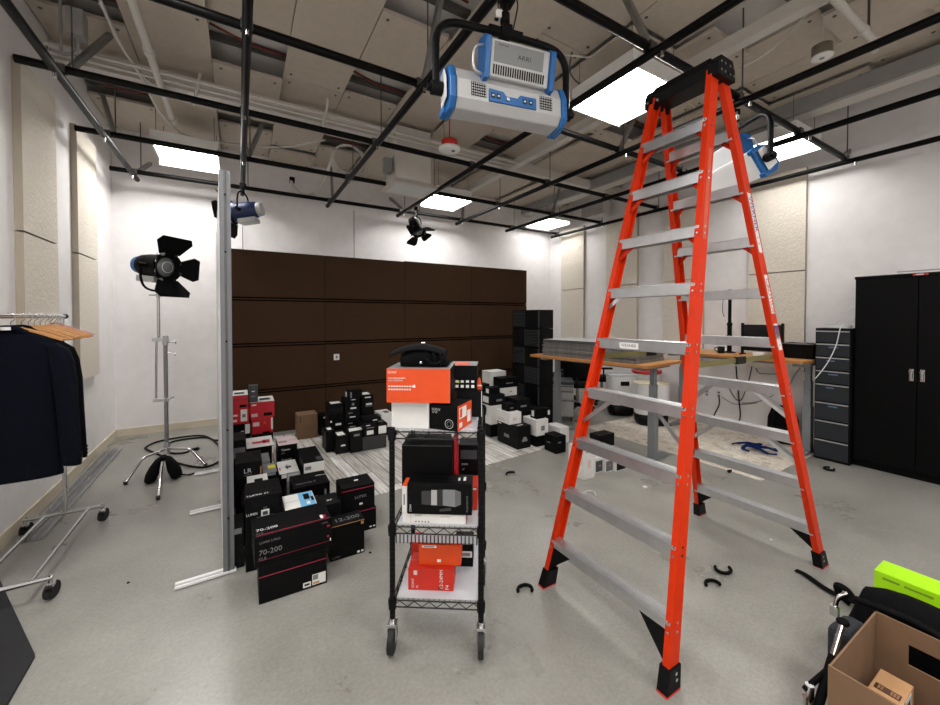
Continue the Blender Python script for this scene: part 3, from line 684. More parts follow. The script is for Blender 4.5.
def chair(loc, rz, lb):
    t = thing('office_chair', lb, 'chair', (loc[0], loc[1], .001), rz, 'black office chairs behind the desk')
    m = MB()
    for k in range(5):
        a = k * 2 * PI / 5; m.bar((0, 0, .10), (.3 * math.cos(a), .3 * math.sin(a), .07), .045, .03, BLACKP)
    m.cyl((0, 0, .085), (0, 0, .14), .05, BLACKP).build('base', t)
    for k in range(5):
        a = k * 2 * PI / 5; c_, s_ = math.cos(a), math.sin(a)
        MB().cyl((.3*c_ - .025*s_, .3*s_ + .025*c_, .03), (.3*c_ + .025*s_, .3*s_ - .025*c_, .03), .03, RUBBER).cyl((.3*c_, .3*s_, .05), (.3*c_, .3*s_, .075), .012, BLACKP).build('caster', t)
    MB().cyl((0,0,.14),(0,0,.42),.025, STEEL).build('gas_lift', t)
    def slab(w, d, cz, th): return [[(w*s_*math.cos(a), d*s_*math.sin(a), z) for a in [2*PI*k/20 for k in range(20)]] for s_, z in ((.9, cz), (1, cz + th*.3), (1, cz + th*.7), (.88, cz + th))]
    MB().loft(slab(.25, .25, .42, .08), BLACKM).build('seat', t)
    m = MB(); R = []
    for z, w in ((.55, .17), (.62, .21), (.8, .22), (.97, .2), (1.02, .15)):
        yb = .22 + (z - .55) * .12
        R.append([(-w, yb - .02, z), (0, yb + .02, z), (w, yb - .02, z), (w, yb + .01, z), (0, yb + .05, z), (-w, yb + .01, z)])
    m.loft(R, BLACKM).build('backrest', t); MB().tube(smooth_pts([(0, .1, .44), (0, .26, .46), (0, .28, .6)], 5), .02, BLACKP, 8).build('back_support', t)
    for s_ in (-1, 1): MB().tube(smooth_pts([(s_*.2, .05, .45), (s_*.28, .05, .5), (s_*.28, .05, .66)], 5), .015, BLACKP, 8).box(s_*.28 - .035, s_*.28 + .035, -.1, .14, .66, .69, BLACKP).build('armrest', t)
chair((4.96, 4.76), 2.3, 'black office chair behind the desk, nearer the file pedestal')
chair((5.82, 4.98), 1.0, 'black office chair directly behind the white bins')
chair((5.35, 5.6), 3.0, 'black office chair behind the nearer ones, farther right')
chair((4.55, 5.5), 2.5, 'black office chair farthest back, near the ribbed tower')

# ================================================================ CARTONS
def carton(name, label, group, loc, rz, w, d, h, base, fm=None, decals=(), texts=(), cat='box', seam=True):
    """closed carton; local origin = front-left-bottom corner, x along the front, y into depth"""
    g = .0012; m = MB()
    m.box(0, w, 0, d, 0, h, base, {k: v for k, v in (fm or {}).items()} if fm else None)
    def put(face, u, v, e):
        return {'front': (u*w, -e, v*h), 'top': (u*w, v*d, h+e), 'left': (-e, (1-u)*d, v*h), 'right': (w+e, u*d, v*h)}[face]
    for k, (face, u0, v0, u1, v1, mt) in enumerate(decals):
        e = g * .4 * (1 + .25 * k)
        q = [put(face, a, b, e) for a, b in ((u0,v0),(u1,v0),(u1,v1),(u0,v1))]
        m.add(q, [(0,1,2,3)], mt)
    for (face, u, v, size, body, mt) in texts:
        o = put('front' if face == 'frontv' else face, u, v, g * 1.4)
        ux, uy = {'front': ((1,0,0),(0,0,1)), 'top': ((1,0,0),(0,1,0)), 'left': ((0,-1,0),(0,0,1)), 'right': ((0,1,0),(0,0,1)), 'frontv': ((0,0,1),(-1,0,0))}[face]
        m.text(body, o, ux, uy, size, mt)
    if seam: m.add([(w*.01, d*.5-.0015, h+.0004),(w*.99, d*.5-.0015, h+.0004),(w*.99, d*.5+.0015, h+.0004),(w*.01, d*.5+.0015, h+.0004)], [(0,1,2,3)], BLACKM if base in (BKC, BKC2) else GRC)
    o = m.build(name, bevel=min(.0022, h*.06)); o.location = loc; o.rotation_euler = (0, 0, rz)
    tag(o, label, cat, group); return o
def stack(pxl, pxr, Y, dep, items, group, z0=.0015, jit=0.):
    """items bottom-up: (top py, name, label, base, dict(fm, decals, texts, dep, l, r, rz))"""
    z = z0
    for it in items:
        pt, name, label, base = it[:4]; k = it[4] if len(it) > 4 else {}
        YY = Y + k.get('dy', 0.); l = k.get('l', pxl); r = k.get('r', pxr)
        x0 = aty(l, 350, YY).x; x1 = aty(r, 350, YY).x; zt = aty(l, pt, YY).z
        if zt < z + .02: zt = z + .03
        dd = k.get('dep', dep); rz = k.get('rz', random.uniform(-jit, jit))
        carton(name, label, group, (x0, YY, z), rz, x1 - x0, dd, zt - z - .001, base, k.get('fm'), k.get('decals', ()), k.get('texts', ()))
        z = zt
    return z
LW = lambda f, a=.1, b=.3, c=.45, d=.7, m=None: (f, a, b, c, d, m or LBL)
G1 = 'camera gear boxes piled beside the partition'
# --- back-left stacks with the red cartons
zz = stack(232, 248.5, 4.95, .34, [
    (441, 'gear_box', 'plain black box at the bottom of the left red stack', BKC),
    (425, 'gear_box', 'black box with two white labels, just under the left red boxes', BKC, dict(r=250, decals=[('front', .68, .35, .95, .95, LBL), ('front', .45, .4, .62, .55, LBL)])),
    (409, 'printer_box', 'red box with a white barcode label in the left stack', RED, dict(decals=[('front', .48, .15, .88, .9, LBL), ('front', .58, .4, .78, .6, GRC), ('front', .02, .5, .3, .62, PALEP), ('front', .02, .15, .25, .3, PALEP)])),
    (396, 'printer_box', 'red box with white printed top, topmost of the left red stack', RED, dict(r=247.5, fm={'top': WHC, 'left': RED, 'right': RED, 'front': RED, 'back': RED, 'bottom': RED}, decals=[('top', .1, .25, .75, .6, BKC), ('front', .45, .05, .9, .25, BKC), ('front', .08, .6, .45, .72, PINK), ('front', .5, .6, .85, .72, PINK)]))], G1)
zz = stack(251, 272.5, 4.95, .34, [
    (450, 'gear_box', 'black box on the floor under the right red stack', BKC),
    (435, 'gear_box', 'black box directly beneath the right pair of red boxes', BKC2),
    (419, 'printer_box', 'red box with a white strip at its right edge, under another red box', RED, dict(decals=[('front', .9, .2, .99, .95, LBL), ('front', .05, .5, .35, .75, PALEP), ('front', .55, .6, .65, .75, ORC), ('front', .5, .0, .85, .1, BKC)])),
    (403, 'printer_box', 'red box with a printed white top, beside the dark grey box', RED, dict(l=249.5, r=274, fm={'top': WHC, 'left': RED, 'right': WHC, 'front': RED, 'back': RED, 'bottom': RED}, decals=[('top', .4, .3, .85, .65, BKC), ('front', .55, .1, .9, .3, BKC), ('front', .05, .1, .3, .3, PALEP), ('front', .07, .8, .25, .88, LBL)]))], G1)
x0 = aty(249, 400, 4.98).x; x1 = aty(258, 400, 4.98).x
carton('gear_box', 'small dark grey box standing on top of the right red stack', G1, (x0, 4.98, zz), 0, x1 - x0, .1, .185, DGC, None, [('front', .3, .62, .65, .68, LBL), ('front', .25, .3, .7, .38, GRC), ('front', .35, .85, .7, .88, GRC)])
# --- row 6
stack(277.5, 296.5, 4.22, .30, [
    (464, 'gear_box', 'black box at floor level under the pale pink topped box', BKC),
    (446, 'gear_box', 'black box with a pale pink printed top', BKC, dict(fm={'top': PALEP, 'left': BKC, 'right': BKC, 'front': BKC, 'back': BKC, 'bottom': BKC}, decals=[('top', .05, .3, .5, .45, INKG)], texts=[('front', .15, .68, .03, 'Canon', INKW), ('front', .15, .5, .02, 'EOS', INKG), ('front', .15, .12, .022, 'RF 24-105', INKW)]))], G1)
stack(245.5, 273, 4.22, .36, [
    (480, 'gear_box', 'wide black box at floor level below the red-striped white-topped box', BKC),
    (449, 'gear_box', 'wide box with a white top picturing a red-striped lens', BKC, dict(fm={'top': WHC, 'left': BKC, 'right': WHC, 'front': BKC, 'back': BKC, 'bottom': BKC}, decals=[('top', .22, .35, .6, .55, RED), ('top', .6, .3, .88, .62, RED), ('top', .62, .36, .72, .56, BKC), ('front', .93, .02, .995, .98, LBL), ('front', .945, .45, .985, .75, PINK)], texts=[('front', .1, .72, .035, 'Canon', INKW)]))], G1)
stack(232.3, 244.5, 4.2, .3, [(461, 'gear_box', 'black box behind the partition post, lower one of two', BKC), (441, 'gear_box', 'black box behind the partition post, upper one of two', BKC2)], G1)
# --- row 5
stack(232, 244.5, 3.78, .3, [(478, 'gear_box', 'black box under the flat dark grey box by the post', BKC), (459, 'gear_box', 'flat dark grey topped box by the partition post', BKC, dict(fm={'top': DGC, 'left': BKC, 'right': BKC, 'front': BKC, 'back': BKC, 'bottom': BKC}))], G1)
stack(253.5, 269, 3.86, .24, [(480, 'gear_box', 'black box under the small light grey box', BKC), (463, 'gear_box', 'small light grey box behind the black camera boxes', GRC, dict(decals=[('front', .1, .3, .9, .8, DGC)]))], G1)
stack(278.5, 298.5, 3.72, .34, [(497, 'gear_box', 'black box at the bottom under the white-topped drone box', BKC), (475, 'gear_box', 'black box with a white top showing a small drone drawing', BKC, dict(fm={'top': WHC, 'left': BKC, 'right': BKC, 'front': BKC, 'back': BKC, 'bottom': BKC}, decals=[('top', .38, .4, .68, .56, DGC), ('top', .44, .3, .5, .66, DGC), ('top', .05, .3, .12, .5, RED), ('front', .1, .8, .9, .98, LBL)]))], G1)
stack(303, 323.5, 3.66, .46, [(478, 'gear_box', 'black box under the long black box with white front panel', BKC), (464, 'gear_box', 'long black-topped box with a cream white front panel', BKC, dict(fm={'top': BKC, 'left': BKC, 'right': BKC, 'front': WHC, 'back': BKC, 'bottom': BKC}, decals=[('front', .06, .5, .35, .75, GRC), ('top', .7, .1, .95, .3, DGC)]))], G1)
# --- row 4
stack(234, 261, 3.46, .28, [(480, 'gear_box', 'black box beneath the camera box marked with initials', BKC), (464.5, 'gear_box', 'black camera box with white initials on its front', BKC2, dict(texts=[('front', .3, .3, .05, 'LR', INKW), ('front', .3, .12, .02, 'LUMIX', INKG)], decals=[('front', .93, .1, .97, .6, TAN)]))], G1)
stack(262, 276, 3.44, .22, [(486, 'gear_box', 'small black box under the yellow-stickered box', BKC), (474, 'gear_box', 'small box with a yellow sticker on its grey top', BKC, dict(fm={'top': GRC, 'left': BKC, 'right': BKC, 'front': BKC, 'back': BKC, 'bottom': BKC}, decals=[('top', .4, .45, .95, .8, YEL), ('front', .1, .75, .9, .97, GRC), ('front', .3, .3, .7, .4, LBL)]))], G1)
stack(286, 300, 3.40, .2, [(497, 'gear_box', 'black box with tiny silver icons under the slanted grey box', BKC, dict(decals=[('front', .1 + .2*i, .6, .22 + .2*i, .9, GRC) for i in range(4)])), (482, 'gear_box', 'small silver grey box amid the black boxes', GRC, dict(rz=-.08, decals=[('top', .1, .2, .9, .8, mat('silver print', (150,152,154), .4))]))], G1)
# --- row 3
stack(240, 268, 3.12, .28, [(505, 'gear_box', 'black box beneath the white camera picture', BKC), (491, 'gear_box', 'black box with a white top picturing a small camera', BKC, dict(l=246, fm={'top': WHC, 'left': BKC, 'right': BKC, 'front': BKC, 'back': BKC, 'bottom': BKC}, decals=[('top', .35, .25, .75, .7, BKC), ('top', .1, .2, .18, .45, DGC)]))], G1)
stack(292, 329, 3.10, .26, [(512, 'gear_box', 'long black box at floor level under the long lens box', BKC), (489, 'lens_box', 'long black lens box with small grey icons behind the blue box', BKC, dict(texts=[('top', .1, .2, .03, 'NIKKOR Z', GRC), ('front', .55, .4, .025, 'VR', INKG), ('top', .7, .6, .03, 'Nikon', INKW)], decals=[('front', .03, .3, .08, .55, LBL), ('front', .85, .2, .9, .7, GRC)]))], G1)
# --- row 2
stack(243.5, 281, 2.78, .27, [(535, 'gear_box', 'wide black box beneath the silver-printed camera box', BKC), (500, 'gear_box', 'wide black box with a camera picture in silver on its front', BKC, dict(decals=[('front', .16, .1, .92, .96, BKC2), ('front', .3, .32, .78, .42, GRC), ('front', .42, .42, .64, .6, LBL), ('front', .48, .6, .58, .68, DGC), ('front', .46, .44, .6, .55, DGC)], texts=[('front', .02, .5, .022, 'LUMIX', INKW), ('top', .04, .1, .03, 'LUMIX S5', INKW)]))], G1)
x0 = aty(233, 500, 2.62).x; x1 = aty(247, 500, 2.62).x
stack(231, 242, 2.86, .22, [(530, 'gear_box', 'grey box just right of the partition post base', BKC2, dict(decals=[('front', .05, .86, .8, 1, GRC)]))], G1, .0015)
stack(284, 316, 2.76, .23, [(524, 'gear_box', 'black box underneath the bright blue and white box', BKC), (511, 'gear_box', 'box with a bright white and light blue top picturing a camera', BKC, dict(fm={'top': WHC, 'left': WHC, 'right': BKC, 'front': BKC, 'back': BKC, 'bottom': BKC}, decals=[('top', .5, .01, .98, .99, CYAN), ('top', .66, .45, .85, .85, BKC), ('top', .88, .3, .97, .6, BKC), ('top', .7, .1, .82, .3, LBL), ('front', .02, .8, .45, 1, LBL), ('front', .5, .55, .72, 1, CYAN)]))], G1)
stack(318, 340, 2.80, .18, [(507, 'lens_box', 'black lens box with grey letters on its top, behind the angled front pair', BKC2, dict(texts=[('top', .4, .3, .035, 'XF', INKW)]))], G1)
# --- right pair (magenta stripes)
stack(341, 375.5, 2.88, .20, [(515, 'lens_box', 'black lens box with a magenta stripe, lower of the pair by the cart', BKC, dict(decals=[('front', .01, .93, .99, .97, PINK), ('front', .8, .1, .86, .16, LBL), ('front', .9, .1, .97, .16, LBL)])),
    (489.5, 'lens_box', 'black lens box with a magenta stripe, upper of the pair by the cart', BKC, dict(r=374, decals=[('front', .0, .86, 1, .895, PINK), ('front', .52, .22, .62, .3, LBL), ('top', .48, .5, .6, .6, LBL)], texts=[('front', .38, .5, .03, 'LUMIX', GRC)]))], G1)
# --- front boxes
stack(329, 363.5, 2.62, .13, [(527, 'lens_box', 'black lens box marked 12-200 with a gold line', BKC, dict(decals=[('front', .0, .955, 1, .975, TAN), ('front', .9, .85, .98, .93, TAN), ('front', .78, .04, .86, .1, LBL), ('front', .9, .04, .97, .1, LBL)], texts=[('top', .15, .25, .06, '12-200', INKG), ('front', .05, .06, .018, 'LUMIX', INKG)]))], G1)
zb = stack(256.5, 325.5, 2.43, .24, [(568.5, 'lens_box', 'large black lens box with white shipping labels, standing on the floor in front', BKC, dict(decals=[('front', .0, .71, 1, .735, PINK), ('front', .77, .06, .98, .36, LBL), ('front', .78, .2, .86, .34, GRC), ('front', .78, .08, .88, .14, TAN), ('front', .63, .06, .75, .2, LBL), ('front', .65, .1, .73, .16, INKB)]))], G1)
o = bpy.data.objects[[x.name for x in COL.objects if x.get('label', '').startswith('large black lens box with white')][0]]
zt_ = o.location.z + max(v.co.z for v in o.data.vertices) + .001
p0 = atz(254.5, 569, zt_); p1 = atz(332, 545.5, zt_); dv = (p1 - p0)
carton('lens_box', 'large black 70-200 lens box on top at the front of the pile', G1, (p0.x, p0.y, zt_), math.atan2(dv.y, dv.x), dv.length, .25, .168, BKC, None,
       [('front', .03, .2, .97, .212, PINK), ('top', .02, .06, .98, .09, PINK), ('front', .93, .72, .97, .8, PINK), ('top', .86, .12, .9, .3, LBL), ('top', .9, .14, .94, .28, PINK), ('front', .93, .36, .96, .43, PINK), ('front', .97, .2, .985, .3, LBL)],
       [('front', .05, .38, .042, '70-200', INKG), ('front', .05, .22, .022, 'F2.8', INKG), ('front', .06, .76, .018, 'LUMIX S PRO', INKG), ('top', .03, .26, .04, '70-200', INKW), ('top', .03, .12, .02, 'F2.8', INKG), ('front', .86, .88, .012, 'LUMIX', INKG)])
# --- cardboard box at the brown wall
stack(297, 317, 5.46, .24, [(416, 'cardboard_box', 'plain brown cardboard box standing by the brown wall', KRAFT, dict(decals=[('front', .12, .72, .15, .95, BKC)]))], 'boxes at the brown wall')
stack(319, 329, 5.5, .2, [(416, 'gear_box', 'small black box between the cardboard box and the middle pile', BKC, dict(decals=[('front', .4, .85, .8, .93, LBL)]))], 'boxes at the brown wall')
# --- middle pile
G2 = 'black gear boxes in the middle pile'
V = .0065
def nik(*a): return dict(decals=[('front', .2, .7, .5, .78, GRC), ('front', .3, .3, .7, .4, LBL)], **(a[0] if a else {}))
stack(335.5, 348, 4.64, .26, [(437, 'gear_box', 'black box with a white oval mark, front left of the middle pile', BKC2, dict(decals=[('front', .4, .42, .75, .5, LBL), ('top', .2, .15, .8, .7, LBL), ('front', .1, .8, .9, .97, BKC)]))], G2, V)
stack(325.5, 334.5, 4.76, .26, [(432, 'gear_box', 'tall black box at the left edge of the middle pile', BKC, dict(decals=[('top', .3, .3, .8, .7, LBL)]))], G2, V)
stack(350, 361.5, 4.60, .26, [(433, 'gear_box', 'black box with a loose white paper on top, middle pile', BKC2, dict(decals=[('front', .3, .8, .8, .9, GRC)]))], G2, V)
o = MB().add([(-.07, -.05, 0), (.08, -.06, .006), (.09, .04, .012), (-.05, .06, .004), (-.07, -.05, -.001), (.08, -.06, .005), (.09, .04, .011), (-.05, .06, .003)], [(0,1,2,3),(7,6,5,4),(0,4,5,1),(1,5,6,2),(2,6,7,3),(3,7,4,0)], LBL).build('paper_sheet')
o.location = (aty(355, 433, 4.66).x, 4.70, aty(350, 433, 4.60).z + .003); tag(o, 'loose white paper lying on a black box in the middle pile', 'paper')
stack(362.5, 386, 4.60, .28, [(437.5, 'gear_box', 'wide dark grey flat box at the front right of the middle pile', BKC2, dict(fm={'front': mat('charcoal card', (42, 42, 44), .5), 'left': GRC, 'top': BKC, 'right': BKC, 'back': BKC, 'bottom': BKC}))], G2, V)
zt = aty(362.5, 437.5, 4.60).z
z5 = stack(363, 376.5, 4.62, .25, [(424, 'gear_box', 'black box with a white label on the wide grey box', BKC, dict(decals=[('front', .25, .1, .75, .42, LBL), ('front', .25, .6, .8, .66, GRC), ('front', .2, .8, .5, .86, LBL), ('top', .3, .4, .7, .6, GRC)]))], G2, zt)
stack(377.2, 387, 4.62, .25, [(424, 'gear_box', 'black box with a large white front label, right end of the middle pile', BKC, dict(decals=[('front', .1, .05, .9, .78, LBL), ('top', .3, .3, .8, .7, GRC)]))], G2, zt)
stack(364, 381, 4.66, .2, [(419.5, 'gear_box', 'flat black box lying on top of the labelled pair', BKC, dict(decals=[('front', .5, .3, .75, .6, LBL)]))], G2, z5)
stack(328.5, 343, 5.04, .24, [(432, 'gear_box', 'hidden lower black box of the left tower in the middle pile', BKC), (414, 'gear_box', 'black box with a white logo in the left tower of the middle pile', BKC, dict(decals=[('front', .45, .3, .85, .42, LBL), ('front', .1, .1, .22, .2, LBL), ('front', .1, .5, .2, .6, LBL), ('top', .2, .2, .9, .6, LBL)])), (409.5, 'gear_box', 'thin black box second from the top of the left tower', BKC2), (405, 'gear_box', 'thin black box with a white top label, top of the left tower', BKC, dict(decals=[('top', .2, .2, .9, .7, LBL)]))], G2, V)
stack(345, 359.5, 5.04, .24, [(431, 'gear_box', 'lowest black box of the centre tower in the middle pile', BKC, dict(decals=[('front', .55, .3, .98, .95, LBL)])), (421.5, 'gear_box', 'black box second from below in the centre tower', BKC, nik()), (411, 'gear_box', 'black box third from below in the centre tower', BKC2, nik()), (399.5, 'gear_box', 'black box with a ring mark, below the lens box on top', BKC, dict(decals=[('front', .42, .88, .7, .94, LBL), ('front', .45, .4, .62, .62, GRC), ('front', .35, .1, .75, .24, LBL)])), (391, 'lens_box', 'black lens box lying on top of the centre tower', BKC, dict(l=347, r=362, dep=.12, decals=[('left', .2, .2, .8, .8, LBL), ('front', .2, .1, .3, .8, GRC)]))], G2, V)
stack(361.5, 373.5, 5.02, .24, [(432, 'gear_box', 'lowest black box of the right tower in the middle pile', BKC), (418, 'gear_box', 'black box in the right tower under the tall logo box', BKC2), (410, 'gear_box', 'thin black box in the right tower, below the tall logo box', BKC), (395.5, 'gear_box', 'tall black box with a white logo, top of the right tower', BKC, dict(decals=[('front', .35, .3, .85, .42, LBL), ('front', .3, .2, .9, .24, GRC), ('front', .25, .8, .75, .87, LBL), ('top', .1, .2, .8, .8, LBL)]))], G2, V)
stack(381, 393.5, 5.06, .3, [(428, 'gear_box', 'black box under the white box beside the wire cart', BKC), (415, 'gear_box', 'white box with a dark slot on top, beside the wire cart', WHC, dict(decals=[('top', .45, .3, .85, .7, DGC), ('front', .1, .1, .5, .3, GRC)]))], G2, V)
# --- right pile
G3 = 'black and white boxes piled before the ribbed tower'
z1 = stack(517.6, 531, 3.70, .42, [(427, 'gear_box', 'large black box with an arch logo at the front of the right pile', BKC2, dict(decals=[('front', .35, .3, .75, .4, GRC), ('front', .42, .4, .68, .5, GRC), ('left', .35, .35, .6, .5, GRC), ('top', .2, .1, .6, .16, LBL), ('left', .05, .86, .2, .92, LBL)]))], G3, V)
z2 = stack(509.5, 521.5, 3.82, .30, [(413.5, 'gear_box', 'white box resting on the large black arch-logo box', WHC, dict(decals=[('front', .3, .3, .6, .6, PALEP), ('left', .2, .2, .7, .24, GRC), ('left', .2, .35, .6, .38, GRC)]))], G3, z1)
stack(508, 516, 3.9, .14, [(404.5, 'gear_box', 'small black box on the white box of the right pile', BKC, dict(decals=[('front', .3, .4, .7, .5, GRC)]))], G3, z2)
z3 = stack(517.5, 530.5, 4.22, .3, [(428, 'gear_box', 'lowest black box behind the large arch-logo box', BKC), (412, 'gear_box', 'black box second from the top behind the white box', BKC), (400, 'gear_box', 'black box with a grey arch, top of the column near the tower', BKC2, dict(decals=[('front', .25, .35, .7, .5, GRC)]))], G3, V)
z1 = stack(536.5, 548.5, 3.66, .26, [(436.5, 'gear_box', 'low black box under the white box near the desk leg', BKC), (420.5, 'gear_box', 'white box near the desk leg carrying small black boxes', WHC, dict(decals=[('front', .4, .3, .7, .6, GRC), ('left', .2, .3, .5, .5, PALEP)]))], G3, .0035)
stack(536.8, 545, 3.7, .12, [(409.5, 'gear_box', 'small black box with a white label on the white box', BKC, dict(decals=[('left', .2, .2, .6, .8, LBL)]))], G3, z1)
stack(545.6, 550.5, 3.74, .12, [(408.5, 'gear_box', 'narrow black box with a white spine beside the labelled one', BKC, dict(decals=[('front', .5, .2, .9, .75, LBL)]))], G3, z1)
stack(556.5, 566.3, 3.36, .20, [(437, 'gear_box', 'black box at the right front corner of the right pile', BKC, dict(decals=[('front', .2, .6, .5, .68, GRC), ('left', .2, .5, .5, .56, GRC)]))], G3)
stack(560.5, 569.5, 3.60, .24, [(428, 'gear_box', 'long white box on the floor in front of the desk leg', WHC)], G3)
z4 = stack(497.5, 517, 4.62, .26, [(417, 'gear_box', 'black box at the bottom of the tallest white column', BKC), (401, 'gear_box', 'black box under the large white box, back of the right pile', BKC), (388.5, 'gear_box', 'large white box near the top back of the right pile', WHC, dict(l=499, decals=[('front', .6, .6, .7, .7, GRC)])), (378.5, 'gear_box', 'black box on the large white box beside the ribbed tower', BKC, dict(l=501, r=518, dep=.2, decals=[('front', .3, .4, .7, .5, GRC)]))], G3, V)
stack(490.5, 501, 4.98, .24, [(425, 'gear_box', 'black box at the base of the rearmost white column', BKC), (400, 'gear_box', 'black box in the middle of the rearmost white column', BKC2), (385, 'gear_box', 'white box low in the rearmost column', WHC), (372, 'gear_box', 'white box topmost of the rearmost column', WHC, dict(r=506))], G3, V)
z5 = stack(490.6, 502.5, 4.26, .24, [(425, 'gear_box', 'black box on the mat at the left rear of the right pile', BKC), (406, 'gear_box', 'white box between two black boxes at the left rear', WHC), (395.5, 'gear_box', 'black box with a white arch mark at the left rear', BKC2, dict(r=505, decals=[('front', .4, .35, .8, .55, GRC), ('left', .2, .2, .8, .8, LBL)])), (388, 'gear_box', 'small black box on top of the arch-marked box', BKC, dict(r=500, dep=.14, decals=[('left', .2, .2, .7, .8, LBL)]))], G3, V)
stack(481.5, 489.5, 4.55, .3, [(428, 'gear_box', 'lowest black box of the dark stack right of the cart', BKC), (415, 'gear_box', 'second black box of the dark stack right of the cart', BKC, dict(decals=[('front', .2, .2, .8, .4, GRC)])), (402, 'gear_box', 'third black box of the dark stack right of the cart', BKC2), (394, 'gear_box', 'fourth black box of the dark stack right of the cart', BKC, dict(decals=[('front', .2, .5, .9, .8, LBL)])), (384.5, 'gear_box', 'topmost black box of the dark stack right of the cart', BKC2)], G3, V)
# --- small boxes left of the ladder
G4 = 'small boxes on the floor by the left ladder leg'
stack(584, 595.5, 2.68, .2, [(449, 'gear_box', 'tall white box with a faint drawing by the ladder', WHC, dict(decals=[('front', .35, .35, .65, .6, PALEP), ('front', .2, .85, .6, .88, GRC)]))], G4)
for a, b, Y, tp, lb, fr in ((595.8, 605.2, 2.74, 458.5, 'small white box with a grey front and round mark, nearest the tall white one', DGC), (606.2, 615.2, 2.70, 459, 'small white box with a grey front, middle of the three', mat('mid grey card', (92, 92, 94), .5)), (616.8, 627, 2.66, 458, 'small dark-fronted box, rightmost of the three', BKC2)):
    stack(a, b, Y, .10, [(tp, 'gear_box', lb, WHC, dict(decals=[('front', .06, .06, .94, .8, fr), ('front', .42, .38, .58, .5, TAN)]))], G4)
stack(584, 597, 2.96, .14, [(445, 'gear_box', 'plain white box behind the tall white box by the ladder', WHC)], G4)
z6 = stack(598.5, 612.5, 2.90, .14, [(449, 'gear_box', 'white box supporting the black box by the ladder', WHC), (436, 'gear_box', 'black box with a small white label on top of the white one', BKC, dict(l=600, r=615, dep=.14, decals=[('left', .55, .2, .8, .5, LBL)]))], G4)
o = MB().box(-.06, .06, -.03, .03, 0, .012, DGC).box(-.01, .05, -.028, .0, .012, .014, LBL).build('flat_case', bevel=.002); q = atz(632, 465); o.location = (q.x, q.y, .001); o.rotation_euler = (0, 0, -.2); tag(o, 'small flat dark case on the floor right of the three small boxes', 'case')
# ================================================================ WIRE CART
cr = -YAW - math.radians(3)      # local x runs to the viewer's right, y away from the viewer
fl = atd(392.5, 603, 1.84); fr = atd(481, 603, 1.84)
cw = (fr - fl).length; cdp = .50
t = thing('wire_cart', 'black wire shelf cart on casters loaded with camera boxes', 'cart', (fl.x, fl.y, 0), cr)
cfl = Matrix.Translation((fl.x, fl.y, 0)) @ Matrix.Rotation(cr, 4, 'Z'); cinv = cfl.inverted()
WIRE = mat('wire shelf metal', (40, 38, 38), .35, .5); 
for x in (0, cw):
    for y in (0, cdp):
        m = MB().cyl((x, y, .16), (x, y, 1.075), .0135, BLACKP)
        for k in range(35): z = .18 + k * .0254; m.cyl((x, y, z), (x, y, z + .0015), .0142, WIRE, seg=12)
        m.build('post', t)
        c_ = MB().cyl((x, y, .13), (x, y, .16), .012, CHROME).box(x - .021, x + .021, y - .022, y + .022, .122, .14, CHROME)
        c_.box(x - .020, x - .016, y - .024, y + .012, .05, .125, CHROME).box(x + .016, x + .020, y - .024, y + .012, .05, .125, CHROME)
        c_ = c_.build('caster', t, .002)
        MB().cyl((x - .013, y - .008, .0605), (x + .013, y - .008, .0605), .0595, RUBBER, seg=28).build('wheel', c_)
shelf_z = (.245, .60, 1.055)
for z in shelf_z:
    s_ = MB()
    for y in (0, cdp):
        for dz_ in (0, -.032): s_.tube([(0, y, z + dz_), (cw, y, z + dz_)], .0035, WIRE, 6)
        n_ = 12
        s_.tube([(cw * i / n_, y, z + (-.003 if i % 2 else -.029)) for i in range(n_ + 1)], .0026, WIRE, 6)
    for x in (0, cw):
        for dz_ in (0, -.032): s_.tube([(x, 0, z + dz_), (x, cdp, z + dz_)], .0035, WIRE, 6)
        s_.tube([(x, cdp * i / 12, z + (-.003 if i % 2 else -.029)) for i in range(13)], .0026, WIRE, 6)
    for i in range(1, 17): x = cw * i / 17; s_.tube([(x, 0, z + .002), (x, cdp, z + .002)], .002, WIRE, 5)
    for y in (.14, .25, .36): s_.tube([(0, y, z - .003), (cw, y, z - .003)], .003, WIRE, 5)
    s_ = s_.build('wire_shelf', t)
    m = MB()
    for x in (0, cw):
        for y in (0, cdp): m = MB().lathe([(.0185, z - .04), (.021, z), (.0195, z + .008)], BLACKP, 14, Matrix.Translation((x, y, 0))); m.build('collar', s_)
    if .5 < z < .7:
        lip = MB()
        for i in range(22): lip.cyl((.02 + i*(cw-.04)/21, -.004, z - .036), (.02 + i*(cw-.04)/21, -.004, z - .075), .0028, WIRE, seg=6)
        lip.build('front_lip', s_); MB().box(.02, cw - .02, .0, .002, z - .072, z - .036, CLEAR).build('liner_edge', s_)
    if z < 1.2: MB().box(.02, cw - .02, .01, cdp - .01, z + .0045, z + .0065, CLEAR).build('shelf_liner', s_)
def oncart(pxl, pxr, pt, d, dep, z0, name, label, base, fm=None, decals=(), texts=(), drz=0., h=None):
    a = atd(pxl, 500, d); b = atd(pxr, 500, d); w = (b - a).length
    zt = atd(pxl, pt, d).z if h is None else z0 + h
    carton(name, label, 'camera boxes on the wire cart', (a.x, a.y, z0), cr + drz, w, dep, zt - z0, base, fm, decals, texts)
    return zt + .0008
zS = [z + .0075 for z in shelf_z]
